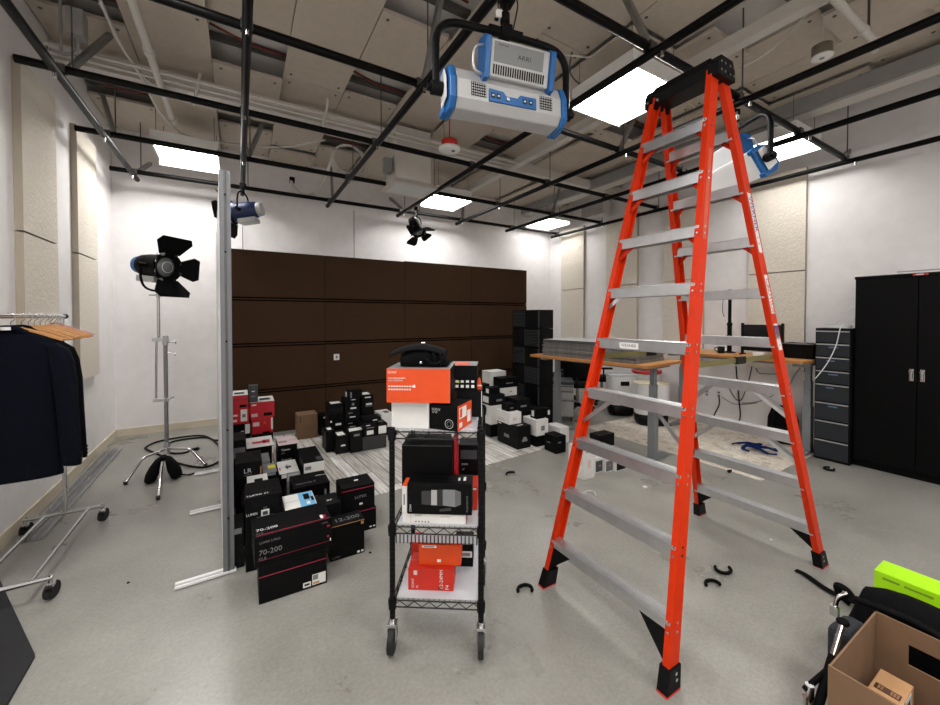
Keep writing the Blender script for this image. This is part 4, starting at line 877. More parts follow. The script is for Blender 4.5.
# bottom shelf
zn = oncart(408, 453.5, 568, 1.90, .13, zS[0], 'lens_box', 'vermilion 12-24mm lens box at the front of the bottom shelf', REDO, None, [('front', .67, .06, .74, .18, INKB), ('front', .12, .7, .2, .9, PALEP)], [('frontv', .77, .08, .025, '12-24MM', INKW), ('frontv', .9, .06, .025, 'F4', INKW), ('frontv', .13, .1, .018, 'SONY', INKW), ('frontv', .22, .1, .014, 'FE', INKW)])
zn2 = oncart(411, 421, 543, 2.10, .11, zS[0], 'lens_box', 'upright red box standing behind the vermilion lens box', REDO, None, [('front', .3, .2, .8, .5, LBL)])
oncart(418.5, 461, 544.5, 1.925, .10, zn, 'orange_pouch', 'orange padded envelope box lying on the vermilion lens box', ORC, None, [('front', .08, .86, .42, .97, LBL), ('front', .12, .89, .38, .94, GRC), ('front', .44, .16, .53, .3, LBL)])
oncart(454.5, 473, 543, 2.08, .12, zS[0], 'gear_box', 'black box with a barcode label at the right of the bottom shelf', BKC, None, [('front', .15, .4, .95, .66, LBL), ('front', .25, .45, .85, .6, GRC), ('front', .1, .95, .9, .97, GRC)])
# middle shelf
zm = oncart(402.5, 466, 513, 1.86, .30, zS[1], 'camera_box', 'wide white and red camera box at the base of the middle shelf', WHC, {'front': WHC, 'left': WHC, 'top': REDO, 'right': REDO, 'back': REDO, 'bottom': REDO}, [('front', .13, .0, .135, 1, TAN), ('front', .6, .7, .75, .74, TAN)] + [('front', .2 + .05*i, .1, .225 + .05*i, .25, GRC) for i in range(5)], [('front', .2, .72, .012, 'SONY', INKB)])
zq = oncart(402.0, 407, 486, 1.86, .10, zm, 'gear_box', 'narrow white box with an orange top at the left of the middle shelf', WHC, {'front': WHC, 'left': WHC, 'top': ORC, 'right': WHC, 'back': WHC, 'bottom': WHC}, [('front', .3, .3, .6, .7, GRC)])
oncart(466.8, 477.5, 487, 1.985, .15, zS[1], 'camera_box', 'bright red upright box at the right of the middle shelf', REDO, None, [('front', .1, .88, .9, .96, LBL)])
zl = oncart(407.5, 472, 482.5, 1.85, .11, zm, 'lens_box', 'black lens box with a picture of a grey telephoto lens', BKC, None, [('top', .62, .2, .98, .9, BKC2), ('top', .78, .3, .81, .6, LBL), ('top', .86, .3, .9, .7, LBL)], [('frontv', .06, .08, .014, 'SONY', INKW), ('frontv', .94, .1, .012, '70-200 GM OSS', INKG)])
# middle: picture of the lens is built in low relief
L_ = [x for x in COL.objects if x.get('label', '') == 'black lens box with a picture of a grey telephoto lens'][0]
wl = max(v.co.x for v in L_.data.vertices); hl = max(v.co.z for v in L_.data.vertices)
m = MB(); e = -.0012
def strip(x0, x1, y0, y1, y2, y3, mt): m.add([(wl*x0, e, hl*y0), (wl*x1, e, hl*y1), (wl*x1, e, hl*y2), (wl*x0, e, hl*y3)], [(0,1,2,3)], mt)
strip(.22, .37, .32, .3, .76, .74, mat('lens print dark', (52,52,54), .5)); strip(.37, .46, .3, .3, .78, .78, mat('lens print light', (170,170,168), .5)); strip(.46, .55, .28, .28, .8, .8, mat('lens print black', (34,34,36), .5))
strip(.55, .74, .3, .26, .8, .8, GRC); strip(.74, .83, .26, .34, .74, .8, mat('lens print mid', (92,92,94), .5)); strip(.5, .68, .1, .14, .24, .18, mat('lens print dark', (52,52,54), .5))
m.build('lens_picture', L_)
oncart(402, 452.5, 445, 1.975, .12, zm, 'camera_box', 'plain black camera box behind the lens box, middle shelf', BKC, {'front': BKC, 'left': REDO, 'top': BKC, 'right': BKC, 'back': BKC, 'bottom': BKC}, [('front', .15, .04, .3, .08, LBL), ('front', 0, .985, 1, 1, DGC)])
oncart(405, 450, 438.5, 2.10, .10, zm, 'camera_box', 'black box rising behind the plain black camera box', BKC, None, [('front', .3, .9, .6, .96, CYAN)])
oncart(453.6, 457, 436, 2.0, .11, zm, 'camera_box', 'thin dark red box standing beside the plain black box', RED)
oncart(458.5, 478, 445, 2.16, .14, zS[1], 'gear_box', 'black box with a domed grey top strip, right of the middle shelf', BKC, None, [('front', .1, .72, .95, .9, DGC)], [('front', .15, .6, .014, 'SONY', INKW), ('front', .2, .5, .012, 'a7', INKW)])
# top shelf
zt1 = oncart(391.8, 429.3, 400.8, 1.87, .26, zS[2], 'white_box', 'plain white box under the large orange box', WHC)
zt2 = oncart(429.8, 460.5, 404, 1.87, .17, zS[2], 'camera_box', 'black camera box with an orange side and round lens picture', BKC, {'front': BKC, 'left': BKC, 'top': BKC, 'right': ORC, 'back': BKC, 'bottom': BKC}, [('right', .1, .45, .6, .9, LBL), ('right', .15, .5, .3, .85, ORC), ('right', .65, .15, .9, .65, LBL), ('right', .1, .1, .3, .3, LBL)], [('front', .08, .76, .018, 'SONY', INKW), ('front', .1, .66, .014, 'a7 III', INKW)], drz=math.radians(-20))
L2 = [x for x in COL.objects if x.get('label', '').startswith('black camera box with an orange side')][0]
wl = max(v.co.x for v in L2.data.vertices); hl = max(v.co.z for v in L2.data.vertices)
m = MB()
for r0, r1, mt in ((.020, .022, INKW), (.010, .0125, INKG)):
    q = []
    for k in range(28): a = 2*PI*k/28; q.append((wl*.7 + r0*math.cos(a), -.0012, hl*.27 + r0*math.sin(a))); q.append((wl*.7 + r1*math.cos(a), -.0012, hl*.27 + r1*math.sin(a)))
    m.add(q, [(2*k, (2*k+2) % 56, (2*k+3) % 56, 2*k+1) for k in range(28)], mt)
m.build('lens_picture', L2)
zb1 = oncart(456.5, 482, 391, 2.09, .20, zS[2], 'gear_box', 'black box with a white spine at the rear of the top shelf', BKC2, None, [('front', .97, 0, .995, 1, LBL), ('front', .5, .55, .58, .66, LBL)])
oncart(449.5, 477, 365.5, 2.09, .20, zb1, 'gear_box', 'black box covered in small white icons, beside the orange box', BKC, {'front': BKC, 'left': BKC, 'top': GRC, 'right': BKC, 'back': BKC, 'bottom': BKC}, [('front', .22 + .19*i, .33, .33 + .19*i, .42, LBL) for i in range(4)] + [('front', .22 + .19*i, .13, .33 + .19*i, .24, LBL) for i in range(4)] + [('front', .28, .32, .36, .4, YEL), ('top', .1, .1, .7, .7, ORC)])
zo = oncart(387, 450.5, 368.5, 1.83, .25, max(zt1, zt2), 'camera_box', 'large orange-fronted camera box high on the cart', ORC, {'front': ORC, 'left': BKC, 'top': GRC, 'right': BKC, 'back': BKC, 'bottom': BKC}, [('front', .03 + .041*i, .46, .058 + .041*i, .5, LBL) for i in range(10)] + [('front', .03 + .041*i, .37, .058 + .041*i, .41, LBL) for i in range(9)] + [('front', .425, .45, .455, .53, LBL)], [('front', .02, .86, .016, 'SONY', INKW), ('front', .025, .70, .013, 'Interchangeable', INKW), ('front', .025, .63, .013, 'Lens Camera', INKW)])
# orange trinket on rear box and black pouch
q = atd(478.5, 391, 2.13)
o = MB().prism([(-.014, 0), (.014, 0), (.010, .045), (.004, .062), (-.004, .062), (-.010, .045)], -.01, .01, ORC).box(-.0145, .0145, -.0106, -.0100, .018, .026, LBL).build('orange_clip', bevel=.002)
o.location = (q.x + .004, q.y, zb1 + .001); o.rotation_euler = (0, 0, cr); tag(o, 'small orange clip standing behind the black boxes on the cart', 'clip')
q = atd(425, 366, 1.93)
t = thing('camera_bag', 'black camera bag with a curved flap on top of the orange box', 'bag', (q.x, q.y + .02, zo + .001), cr); t.scale = (1, 1, .82)
R = []
for i in range(13):
    s_ = i / 12; x = -.10 + .23 * s_; hh_ = .055 + .05 * math.sin(PI * min(1, s_ * .9 + .1)) - .02 * (s_ > .9); dd = .07
    R.append([(x, -dd, .004), (x, -dd*1.05, hh_*.6), (x, -dd*.7, hh_), (x, 0, hh_*1.08), (x, dd*.7, hh_), (x, dd*1.05, hh_*.6), (x, dd, .004)])
MB().loft(R, BLACKF).build('bag_body', t)
R = []
for i in range(15):
    s_ = i / 14; x = -.155 + .27 * s_; z = .066 + .062 * math.sin(PI * (s_ * .75 + .1)); dd = .075
    R.append([(x, -dd, z - .02), (x, 0, z + .004), (x, dd, z - .02), (x, dd, z - .026), (x, 0, z - .004), (x, -dd, z - .028)])
MB().loft(R, BLACKM).build('flap', t)
MB().tube(smooth_pts([(.02, -.078, .05), (.07, -.084, .02), (.11, -.08, .05), (.12, -.07, .085)], 6), .008, BLACKM, 8).build('carry_strap', t)
MB().box(-.004, .008, -.086, -.08, .02, .034, CHROME).box(-.01, .01, -.002, .01, .13, .14, CHROME).build('buckle', t, .002)
for x in (.03, .06, .09): MB().tube(smooth_pts([(x, -.074, .085), (x + .012, -.086, .045), (x + .006, -.078, .01)], 5), .006, BLACKF, 6).build('side_fold', t)
# ================================================================ GARMENT RACK
RX, RY0, RY1, RZ = -1.14, 3.08, 4.06, 1.605
t = thing('garment_rack', 'chrome rolling garment rack by the left wall holding jackets and hangers', 'rack', (RX, RY0, 0))
DY = RY1 - RY0
MB().tube([(0, -.12, RZ), (0, DY + .05, RZ)], .014, CHROME, 12).build('hanging_rail', t)
MB().cyl((0, DY + .05, RZ), (0, DY + .075, RZ), .018, BLACKP).build('rail_end_cap', t)
for y in (0, DY):
    MB().cyl((0, y, .12), (0, y, RZ), .013, CHROME).build('upright', t)
    MB().tube([(-.22, y, .125), (.22, y, .125)], .014, CHROME, 12).build('base_bar', t)
    for x in (-.21, .21):
        c_ = MB().cyl((x, y, .09), (x, y, .145), .010, CHROME).box(x - .016, x + .016, y - .016, y + .03, .075, .098, CHROME).build('caster', t, .003)
        MB().cyl((x - .012, y + .02, .0485), (x + .012, y + .012, .0485), .0475, RUBBER, seg=24).build('wheel', c_)
        MB().box(x - .014, x + .014, y - .03, y - .01, .06, .08, BLACKP).build('brake_tab', c_, .002)
for x in (-.11, .13): MB().tube([(x, .0, .125), (x, DY, .125)], .012, CHROME, 10).build('long_bar', t)
def hanger(y, tilt, lb, col=HWOOD, ax=0.):
    t = thing('coat_hanger', lb, 'hanger', (RX, y, RZ + .014), ax, 'wooden hangers on the garment rack')
    R = []
    for i in range(17):
        s_ = -1 + i / 8; x = .215 * s_; z = -.085 - .072 * abs(s_) ** 1.35; th = .016 + .014 * (1 - abs(s_)); yy = .012 * (1 - s_ * s_)
        R.append([(x, yy - .006, z - th*.5), (x, yy + .006, z - th*.5), (x, yy + .007, z + th*.5), (x, yy - .007, z + th*.5)])
    MB().loft(R, col, smooth=False).build('shoulder_bar', t, .002)
    if tilt: MB().cyl((-.2, 0, -.165), (.2, 0, -.165), .006, col, seg=8).build('trouser_bar', t)
    MB().tube(smooth_pts([(0, .012, -.078), (0, .004, -.05), (.017, 0, -.032), (.0175, 0, -.012), (.010, 0, .0015), (0, 0, .0035), (-.011, 0, .001), (-.0175, 0, -.012)], 6), .0022, CHROME, 6).build('hook', t)
hy = [3.30, 3.425, 3.52, 3.60, 3.69, 3.77, 3.85]
hl = ['inside the front navy jacket', 'inside the second, black jacket', 'just behind the black jacket', 'second behind the jackets', 'third behind the jackets', 'fourth behind the jackets', 'at the far end, last before the rail tip']
for i in range(2, 7): hanger(hy[i], i % 2 == 0, 'empty wooden hanger ' + hl[i], HWOOD, random.uniform(-.12, .12))
for i in range(0, 2): hanger(hy[i], False, 'wooden hanger ' + hl[i], HWOOD, 0.)
PINKH = mat('pink hanger', (196, 128, 128), .4)
for i, y in enumerate((3.92, 3.97)):
    t = thing('coat_hanger', 'thin pink wire hanger, ' + ('nearer' if i == 0 else 'farther') + ' of the two at the rail end', 'hanger', (RX, y, RZ + .014), random.uniform(-.1, .1), 'wire hangers at the rail end')
    MB().tube([(0, 0, -.06), (.2, 0, -.15), (.19, 0, -.165), (-.19, 0, -.165), (-.2, 0, -.15)], .003, PINKH, 6, closed=True).build('frame', t)
    MB().tube(smooth_pts([(0, 0, -.06), (.006, 0, -.045), (.0175, 0, -.030), (.0175, 0, -.012), (.010, 0, .0015), (0, 0, .0035), (-.011, 0, .001), (-.0175, 0, -.012)], 6), .0022, CHROME, 6).build('hook', t)
def jacket(y, mt, lb, hem, sw, near):
    t = thing('suit_jacket', lb, 'jacket', (RX, y, RZ - .022), 0, 'suit jackets on the garment rack'); t.scale = (.91 if near else .88, .85 if near else .5, 1)
    n = 24
    def ring(z, w, d, dx=0.): return [(dx + w * math.copysign(abs(math.cos(a)) ** .75, math.cos(a)), d * math.sin(a), z) for a in [2*PI*k/n for k in range(n)]]
    prof = [(-.062, .055, .035), (-.075, .10, .045), (-.10, .165, .055), (-.135, .212, .062), (-.18, .222, .070), (-.26, .215, .075), (-.42, .205, .078), (-.60, .205, .076), (-.80, .22, .074), (hem + .02, .232, .074), (hem, .232, .072)]
    MB().loft([ring(z, w, d) for z, w, d in prof], mt).build('body', t)
    for s_ in (-1, 1):
        R = []
        pts = [(s_*.17, .0, -.135, .05), (s_*.208, .0, -.17, .063), (s_*.232, -.012, -.24, .066), (s_*.25, -.02, -.36, .064), (s_*.262, -.03, -.52, .058), (s_*.275, -.045, -.70, .054), (s_*.284, -.055, -.85, .052), (s_*.286, -.056, -.875, .05)]
        for x, yy, z, r in pts: R.append([(x + r*.95*math.cos(a), yy + r * 1.05 * math.sin(a), z - .35 * r * math.cos(a) * s_ * .4) for a in [2*PI*k/14 for k in range(14)]])
        MB().loft(R, mt).build('sleeve', t)
        m = MB()
        for k in range(3): m.cyl((s_*(.284 + .043), -.055, -.855 + k*.022), (s_*(.284 + .052), -.055, -.855 + k*.022), .007, BLACKP, seg=8)
        m.build('cuff_button', t)
    m = MB().tube(smooth_pts([(-.075, -.02, -.085), (-.05, -.045, -.055), (0, -.05, -.045), (.05, -.045, -.055), (.075, -.02, -.085), (.05, .03, -.06), (0, .045, -.045), (-.05, .03, -.06)], 4, True), .016, mt, 8, closed=True)
    m.build('collar', t)
    MB().box(-.022, .022, -.068, -.064, -.058, -.040, WHITE).build('neck_label', t)
jacket(3.30, NAVY, 'dark navy suit jacket hanging nearest the camera on the rack', -.935, 0, True)
jacket(3.425, NAVY2, 'black suit jacket hanging just behind the navy one', -.90, 0, False)
#--PART3--

# ================================================================ FILM LIGHTS
def mesh_patch(m, x0, x1, z0, z1, y, n=7, k=5):
    m.box(x0, x1, y - .002, y, z0, z1, BLACKM)
    for i in range(n):
        for j in range(k):
            cx = x0 + (x1 - x0) * (i + .5) / n; cz = z0 + (z1 - z0) * (j + .5) / k; w = (x1 - x0) / n * .28; h_ = (z1 - z0) / k * .28
            m.box(cx - w, cx + w, y - .0035, y - .002, cz - h_, cz + h_, SILV)
def skypanel(loc, rz, tilt, lb, pole, chain=True):
    """large LED panel light; local x long axis, face toward +y"""
    t = thing('panel_light', lb, 'film light', loc, rz, 'large blue and silver film lights')
    M = Matrix.Rotation(tilt, 4, 'X')
    def mb(): m = MB(); m.M = M; return m
    prof = [(-.085, -.075), (-.085, .02), (-.06, .085), (-.02, .11), (.05, .11), (.05, -.115), (-.05, -.115)]
    mb().prism(prof, -.30, .30, SILV, 'x').build('housing', t, .008)
    for s_ in (-1, 1):
        pf = [(-.092, -.08), (-.092, .025), (-.065, .092), (-.02, .118), (.06, .118), (.06, -.123), (-.052, -.123)]
        x0, x1 = sorted((s_ * .30, s_ * .335)); c_ = mb().prism(pf, x0, x1, BLUE, 'x').build('end_cap', t, .01)
        mb().prism([(-.06, -.07), (-.06, .03), (-.03, .09), (.03, .09), (.03, -.09)], *sorted((s_*.345, s_*.352)), WHITE, 'x').build('side_plate', c_, .003)
        for q in (-.10, .095): mb().box(*sorted((s_*.30, s_*.352)), .0, .075, q - .018, q + .018, BLUE).build('bumper', c_, .006)
    mb().box(-.30, .30, .05, .056, -.11, .105, DIFF).build('diffuser', t, .002)
    m = mb(); mesh_patch(m, -.225, -.145, -.055, .015, -.086); m.build('vent', t)
    m = mb(); mesh_patch(m, .165, .24, -.055, .015, -.086); m.build('vent', t)
    c_ = mb().prism([(-.13, -.005), (-.05, -.01), (-.035, -.03), (.03, -.03), (.045, -.01), (.14, -.01), (.14, -.07), (-.13, -.07)], -.094, -.084, BLUE).build('control_panel', t, .002)
    for x in (-.11, -.08, .07, .105): mb().box(x - .010, x + .010, -.0965, -.094, -.052, -.028, INKB).box(x - .005, x + .005, -.098, -.0965, -.044, -.036, LBL).build('connector', c_)
    mb().cyl((-.03, -.094, -.05), (-.03, -.104, -.05), .009, CHROME).build('knob', c_)
    # power supply on top, leaning back
    P = M @ Matrix.Translation((0.035, -.075, .150)) @ Matrix.Rotation(math.radians(14), 4, 'X') @ Matrix.Scale(.88, 4, (0, 0, 1))
    def pb(): m = MB(); m.M = P; return m
    ps = pb().box(-.17, .17, -.05, .05, -.10, .10, SILV).build('power_supply', t, .008)
    m = pb().box(-.15, .13, -.0525, -.05, -.02, .085, mat('silver face plate', (128, 130, 130), .45, .2)); m.text('ARRI', (-.02, -.0535, .015), (1,0,0), (0,0,1), .036, INKB); m.text('SkyPanel', (-.13, -.0535, .065), (1,0,0), (0,0,1), .016, INKB)
    m.build('name_plate', ps)
    m = pb()
    for i in range(22): m.box(-.15 + i*.0135, -.143 + i*.0135, -.053, -.05, -.085, -.035, BLACKM)
    m.build('louvre', ps)
    for s_ in (-1, 1):
        x0, x1 = sorted((s_*.17, s_*.20))
        pb().prism([(-.065, -.12), (-.065, .10), (-.02, .125), (.06, .125), (.06, -.12)], x0, x1, BLUE, 'x').build('side_frame', ps, .006)
        pb().bar((s_*.19, -.02, -.10), (s_*.21, .03, -.20), .03, .05, BLUE).build('bracket', ps, .004)
    pb().tube(smooth_pts([(-.2, -.03, .06), (-.25, -.04, .03), (-.25, -.04, -.07), (-.2, -.03, -.09)], 5), .007, ALU, 8).build('carry_handle', ps)
    # yoke
    yk = MB().tube(smooth_pts([(-.385, 0, -.02), (-.385, 0, .17), (-.375, 0, .28), (-.31, 0, .345), (-.15, 0, .36), (.15, 0, .36), (.31, 0, .345), (.375, 0, .28), (.385, 0, .17), (.385, 0, -.02)], 6), .019, BLACKP, 12).build('yoke', t)
    for s_ in (-1, 1): MB().cyl((s_*.35, 0, 0), (s_*.41, 0, 0), .034, BLACKP).cyl((s_*.41, 0, 0), (s_*.43, 0, 0), .018, BLACKP).build('tilt_lock', yk)
    MB().box(-.10, .10, -.022, .022, .35, .385, BLACKP).box(-.03, .03, -.035, .035, .335, .40, BLACKP).build('receiver', yk, .004)
    top = pole - loc[2]
    MB().cyl((0, 0, .385), (0, 0, top - .05), .017, BLACKP).cyl((0, 0, .42), (0, 0, .47), .026, BLACKP).box(-.03, .045, -.035, .035, top - .08, top - .03, BLACKP).build('hanging_spigot', t)
    MB().box(-.05, -.017, -.01, .01, .44, .48, LBL).cyl((-.04, 0, .43), (-.06, 0, .43), .008, BLACKP).build('tag', t)
    n = 7
    for k in range(n):
        z = .50 + (top - .14 - .50) * k / max(1, n - 1)
        MB().tube([(-.035 + .007*math.cos(a)*(k % 2), .007*math.cos(a)*((k+1) % 2), z + .012*math.sin(a)) for a in [2*PI*q/8 for q in range(8)]], .003, CHROME, 5, closed=True).build('chain_link', t)
    MB().tube(smooth_pts([(.05, .02, .38), (.09, .03, .55), (.08, .02, top - .02)], 6), .004, BLACKP, 6).build('power_cord', t)
    return t
skypanel((1.25, 1.735, 2.765), math.radians(-11), math.radians(-3), 'large blue and silver film light hanging from the pipe left of the ladder', ZP - .03)
skypanel((3.60, 1.71, 2.80), math.radians(62), math.radians(-32), 'blue and silver film light with white face seen behind the ladder', ZP - .03)
def fresnel(loc, rz, tilt, lb, housing, s=1., hang=None, doors=(.9, .9, .9, .9), back=SILV, rear=BLUE):
    t = thing('spotlight', lb, 'film light', loc, rz, 'black barn-door film lights')
    M = Matrix.Rotation(tilt, 4, 'X') @ Matrix.Scale(s, 4)
    def mb(): m = MB(); m.M = M; return m
    Rr = Matrix.Rotation(-PI/2, 4, 'X')
    h_ = mb(); h_.lathe([(.055, -.17), (.085, -.14), (.095, -.06), (.10, .06), (.105, .07), (.105, .10), (.085, .10), (.083, .075)], housing, 24, Rr)
    h_.build('housing', t)
    mb().lathe([(.07, -.20), (.075, -.165), (.07, -.14)], rear, 20, Rr).build('rear_cap', t)
    mb().box(-.07, .07, -.13, .05, -.135, -.085, back).build('base_housing', t, .006)
    mb().lathe([(.080, .077), (.065, .094), (.035, .104), (.005, .106)], LENS, 24, Rr).lathe([(.045, .1005), (.046, .103), (.042, .103)], LBL, 24, Rr, False).build('lens', t)
    mb().lathe([(.100, .095), (.122, .10), (.122, .112), (.10, .112), (.098, .098)], BLACKM, 24, Rr, False).build('door_ring', t)
    for k in range(4):
        A_ = doors[k]; w0, w1, L_ = (.085, .15, .16) if k % 2 == 0 else (.06, .10, .14)
        Q = M @ Matrix.Rotation(k * PI / 2, 4, 'Y') @ Matrix.Translation((0, .112, .105)) @ Matrix.Rotation(-A_, 4, 'X')
        m = MB(); m.M = Q
        # leaf starts at the ring and opens outward from the beam
        m.add([(-w0, 0, 0), (w0, 0, 0), (w1, 0, L_*.7), (w1*.8, 0, L_), (-w1*.8, 0, L_), (-w1, 0, L_*.7)] + [(-w0, .003, 0), (w0, .003, 0), (w1, .003, L_*.7), (w1*.8, .003, L_), (-w1*.8, .003, L_), (-w1, .003, L_*.7)],
              [(0,1,2,3,4,5), (11,10,9,8,7,6)] + [(i, 6+i, 6+(i+1) % 6, (i+1) % 6) for i in range(6)], BLACKM)
        m.box(-w0*.8, -w0*.5, -.005, .007, -.012, .012, CHROME).box(w0*.5, w0*.8, -.005, .007, -.012, .012, CHROME)
        m.build('barn_door', t)
    sg = 1 if hang else -1
    yk = MB().tube(smooth_pts([(-.135*s, 0, 0), (-.135*s, 0, sg*.1*s), (-.11*s, 0, sg*.17*s), (-.05*s, 0, sg*.20*s), (.05*s, 0, sg*.20*s), (.11*s, 0, sg*.17*s), (.135*s, 0, sg*.1*s), (.135*s, 0, 0)], 6), .009*s, BLACKM, 8).build('yoke', t)
    for q in (-1, 1): MB().cyl((q*.095*s, 0, 0), (q*.155*s, 0, 0), .018*s, BLACKM).build('tilt_lock', yk)
    if hang:
        MB().cyl((0, 0, .19*s), (0, 0, hang - .06), .014, BLACKM).box(-.03, .03, -.03, .03, hang - .09, hang - .03, BLACKM).build('hanging_clamp', t)
        for k in range(5):
            z = .21*s + (hang - .1 - .21*s) * k / 4
            MB().tube([(.03 + .008*math.cos(a)*(k % 2), .008*math.cos(a)*((k+1) % 2), z + .016*math.sin(a)) for a in [2*PI*q/8 for q in range(8)]], .0035, CHROME, 5, closed=True).build('chain_link', t)
    return t
# standing light on its stand
hub = atz(167, 466)
sx, sy = hub.x, hub.y
lx = sx - .055
fresnel((lx, sy, 2.135), math.radians(226), math.radians(-6), 'black barn-door film light on the chrome stand near the back left corner', BLACKM, 1.28, None, (.5, .95, .6, 1.1))
t = thing('light_stand', 'chrome light stand with bent tripod legs holding the film light', 'light stand', (sx, sy, 0))
o_ = Vector((sx, sy, 0))
MB().cyl((0,0,.16), (0,0,1.38), .019, STEEL).build('lower_column', t)
MB().cyl((-.055,0,1.36), (-.055,0,1.845), .0145, CHROME).build('upper_column', t)
MB().cyl((-.085,0,.72), (-.075,0,1.37), .011, CHROME).build('offset_arm', t)
MB().cyl((0,0,1.30), (0,0,1.40), .027, ALU).box(-.11, .03, -.02, .02, 1.34, 1.38, ALU).cyl((.02,0,1.33), (.085,0,1.33), .007, CHROME).cyl((.02,0,1.22), (.08,0,1.2), .007, CHROME).cyl((.08,0,1.33),(.095,0,1.33),.018, CHROME).cyl((.078,0,1.2),(.092,0,1.2),.016, CHROME).build('clamp_head', t, .003)
MB().box(-.11, .03, -.018, .018, .70, .735, ALU).cyl((.02,0,.715), (.07,0,.74), .008, CHROME).build('lower_clamp', t, .003)
MB().cyl((-.055,0,1.81), (-.055,0,1.86), .021, ALU).cyl((-.13,0,1.83), (-.07,0,1.83), .006, CHROME).build('top_receiver', t)
MB().cyl((0,0,.14), (0,0,.26), .03, ALU).build('hub', t)
ends = [atz(125, 485), atz(206, 466.5), atz(158, 500)]
for e in ends:
    d = Vector((e.x - sx, e.y - sy, 0)); L_ = d.length; dn = d / L_
    MB().tube([(dn.x*.02, dn.y*.02, .19), (dn.x*(L_*.55), dn.y*(L_*.55), .19), (dn.x*(L_*.66), dn.y*(L_*.66), .165), (dn.x*L_, dn.y*L_, .013)], .0135, CHROME, 10).cyl((dn.x*(L_-.01), dn.y*(L_-.01), .0), (dn.x*L_, dn.y*L_, .03), .016, RUBBER).build('leg', t)
# sandbag draped over the front leg
d = Vector((ends[2].x - sx, ends[2].y - sy, 0)); L_ = d.length; dn = d / L_
t = thing('sandbag', 'black sandbag slung over the front leg of the light stand', 'sandbag', (sx + dn.x*L_*.42, sy + dn.y*L_*.42, .0015), math.atan2(dn.y, dn.x))
for q in (-1, 1):
    R = []
    for z, w, dd, off in ((.215, .05, .015, .012), (.19, .085, .028, .04), (.13, .12, .045, .065), (.07, .135, .055, .085), (.02, .12, .05, .10), (0., .09, .03, .10)):
        R.append([(w*math.cos(a), q*off + dd*math.sin(a), z) for a in [2*PI*k/14 for k in range(14)]])
    MB().loft(R, BLACKF).build('bag_half', t)
MB().box(-.06, .06, -.02, .02, .212, .222, BLACKF).build('centre_strap', t)
MB().tube(smooth_pts([(.02, .12, .03), (.06, .19, .012), (.03, .26, .008), (.06, .30, .008), (.09, .27, .008)], 5), .012, BLACKF, 8, flat=.4).build('loose_strap', t)
C_ = lambda L: [atz(a, b, .012) for a, b in L]
cable(C_([(226, 440), (214, 440), (205, 436), (190, 436), (160, 441), (146, 447), (148, 450), (160, 455), (172, 461), (190, 466), (205, 467), (218, 462), (223, 455), (217, 444), (209, 438), (195, 438), (175, 441), (167, 445), (166, 449), (171, 453), (183, 453), (189, 451)]), .011, BLACKP, 'black power cable coiled loosely on the floor behind the light stand', name='power_cable', n=5)
p = atz(190, 450.5, .016); o = MB().cyl((0,0,0), (.07,.02,0), .018, BLACKP).cyl((.07,.02,0), (.085,.024,0), .014, CHROME).build('cable_plug'); o.location = (p.x + .012, p.y + .006, .0195); tag(o, 'black cable plug with a metal tip on the floor', 'plug')
# hung lights
q = aty(238, 211, 5.9)
fresnel((QX[1], 5.9, q.z), math.radians(66), math.radians(-10), 'small blue and black spotlight hanging above the partition post', DBLUE, 1.2, ZP - .03 - q.z, (.5, .8, .5, .8), SILV, SILV)
q = aty(421, 229, 5.75)
fresnel((QX[3], 5.75, q.z), math.radians(214), math.radians(-58), 'small black spotlight pointing down over the brown wall', BLACKM, .92, ZP - .03 - q.z, (.5, .35, .3, .35), BLACKM, DSILV)
cable([(QX[1] - .0, 6.79, 3.1), (QX[1] - .0, 6.79, 2.6), (QX[1], 6.79, 2.0)], .005, DGC, 'thin grey cable dropping down the back wall left of centre', n=2)
x_ = aty(354, 230, 6.8).x
cable([(x_, 6.8, 3.43), (x_, 6.8, 2.6), (x_, 6.8, 2.0)], .005, DGC, 'thin grey cable dropping from the rear pipe behind the brown wall', n=2)
# ================================================================ CEILING ITEMS
c = atz(449.5, 150, 3.42)
t = thing('ceiling_speaker', 'round white disc sensor with a red back hanging near mid ceiling', 'sensor', (c.x, c.y, 3.42))
MB().lathe([(.06, -.012), (.115, -.006), (.12, .004), (.118, .022), (.1, .028)], WHITE, 28).build('disc', t)
MB().lathe([(.085, .028), (.088, .03), (.088, .10), (.08, .105)], REDP, 24).build('red_housing', t)
MB().cyl((.03, -.03, -.016), (.03, -.03, -.008), .02, CHROME).build('status_light', t)
MB().cyl((0, 0, .10), (0, 0, .60), .006, REDP).cyl((-.06, 0, .08), (-.09, 0, .60), .003, DKSTEEL).build('hanging_wire', t)
c = atz(822, 57, 3.62)
t = thing('ceiling_sensor', 'brushed metal cylinder sensor with white bottom hanging at the upper right', 'sensor', (c.x, c.y, 3.62)); t.scale = (.84, .84, .84)
MB().lathe([(.075, .0), (.078, .01), (.078, .10), (.07, .105)], mat('brushed nickel', (150, 140, 126), .35, .7), 28).build('metal_case', t)
MB().lathe([(.05, -.012), (.082, -.006), (.082, .006), (.07, .008)], WHITE, 28).cyl((0,0,-.014), (0,0,-.01), .02, GRC).build('lens_cover', t)
MB().tube(smooth_pts([(0, 0, .105), (.015, 0, .22), (.03, .01, .40)], 5), .006, HOSE, 6).build('wire', t)
t = thing('air_diffuser', 'white square air diffuser box hanging in front of the rear pipes', 'air vent', (1.965, 4.93, 3.30))
MB().box(-.24, .24, -.20, .20, .06, .73, BEAM).build('duct_box', t, .004)
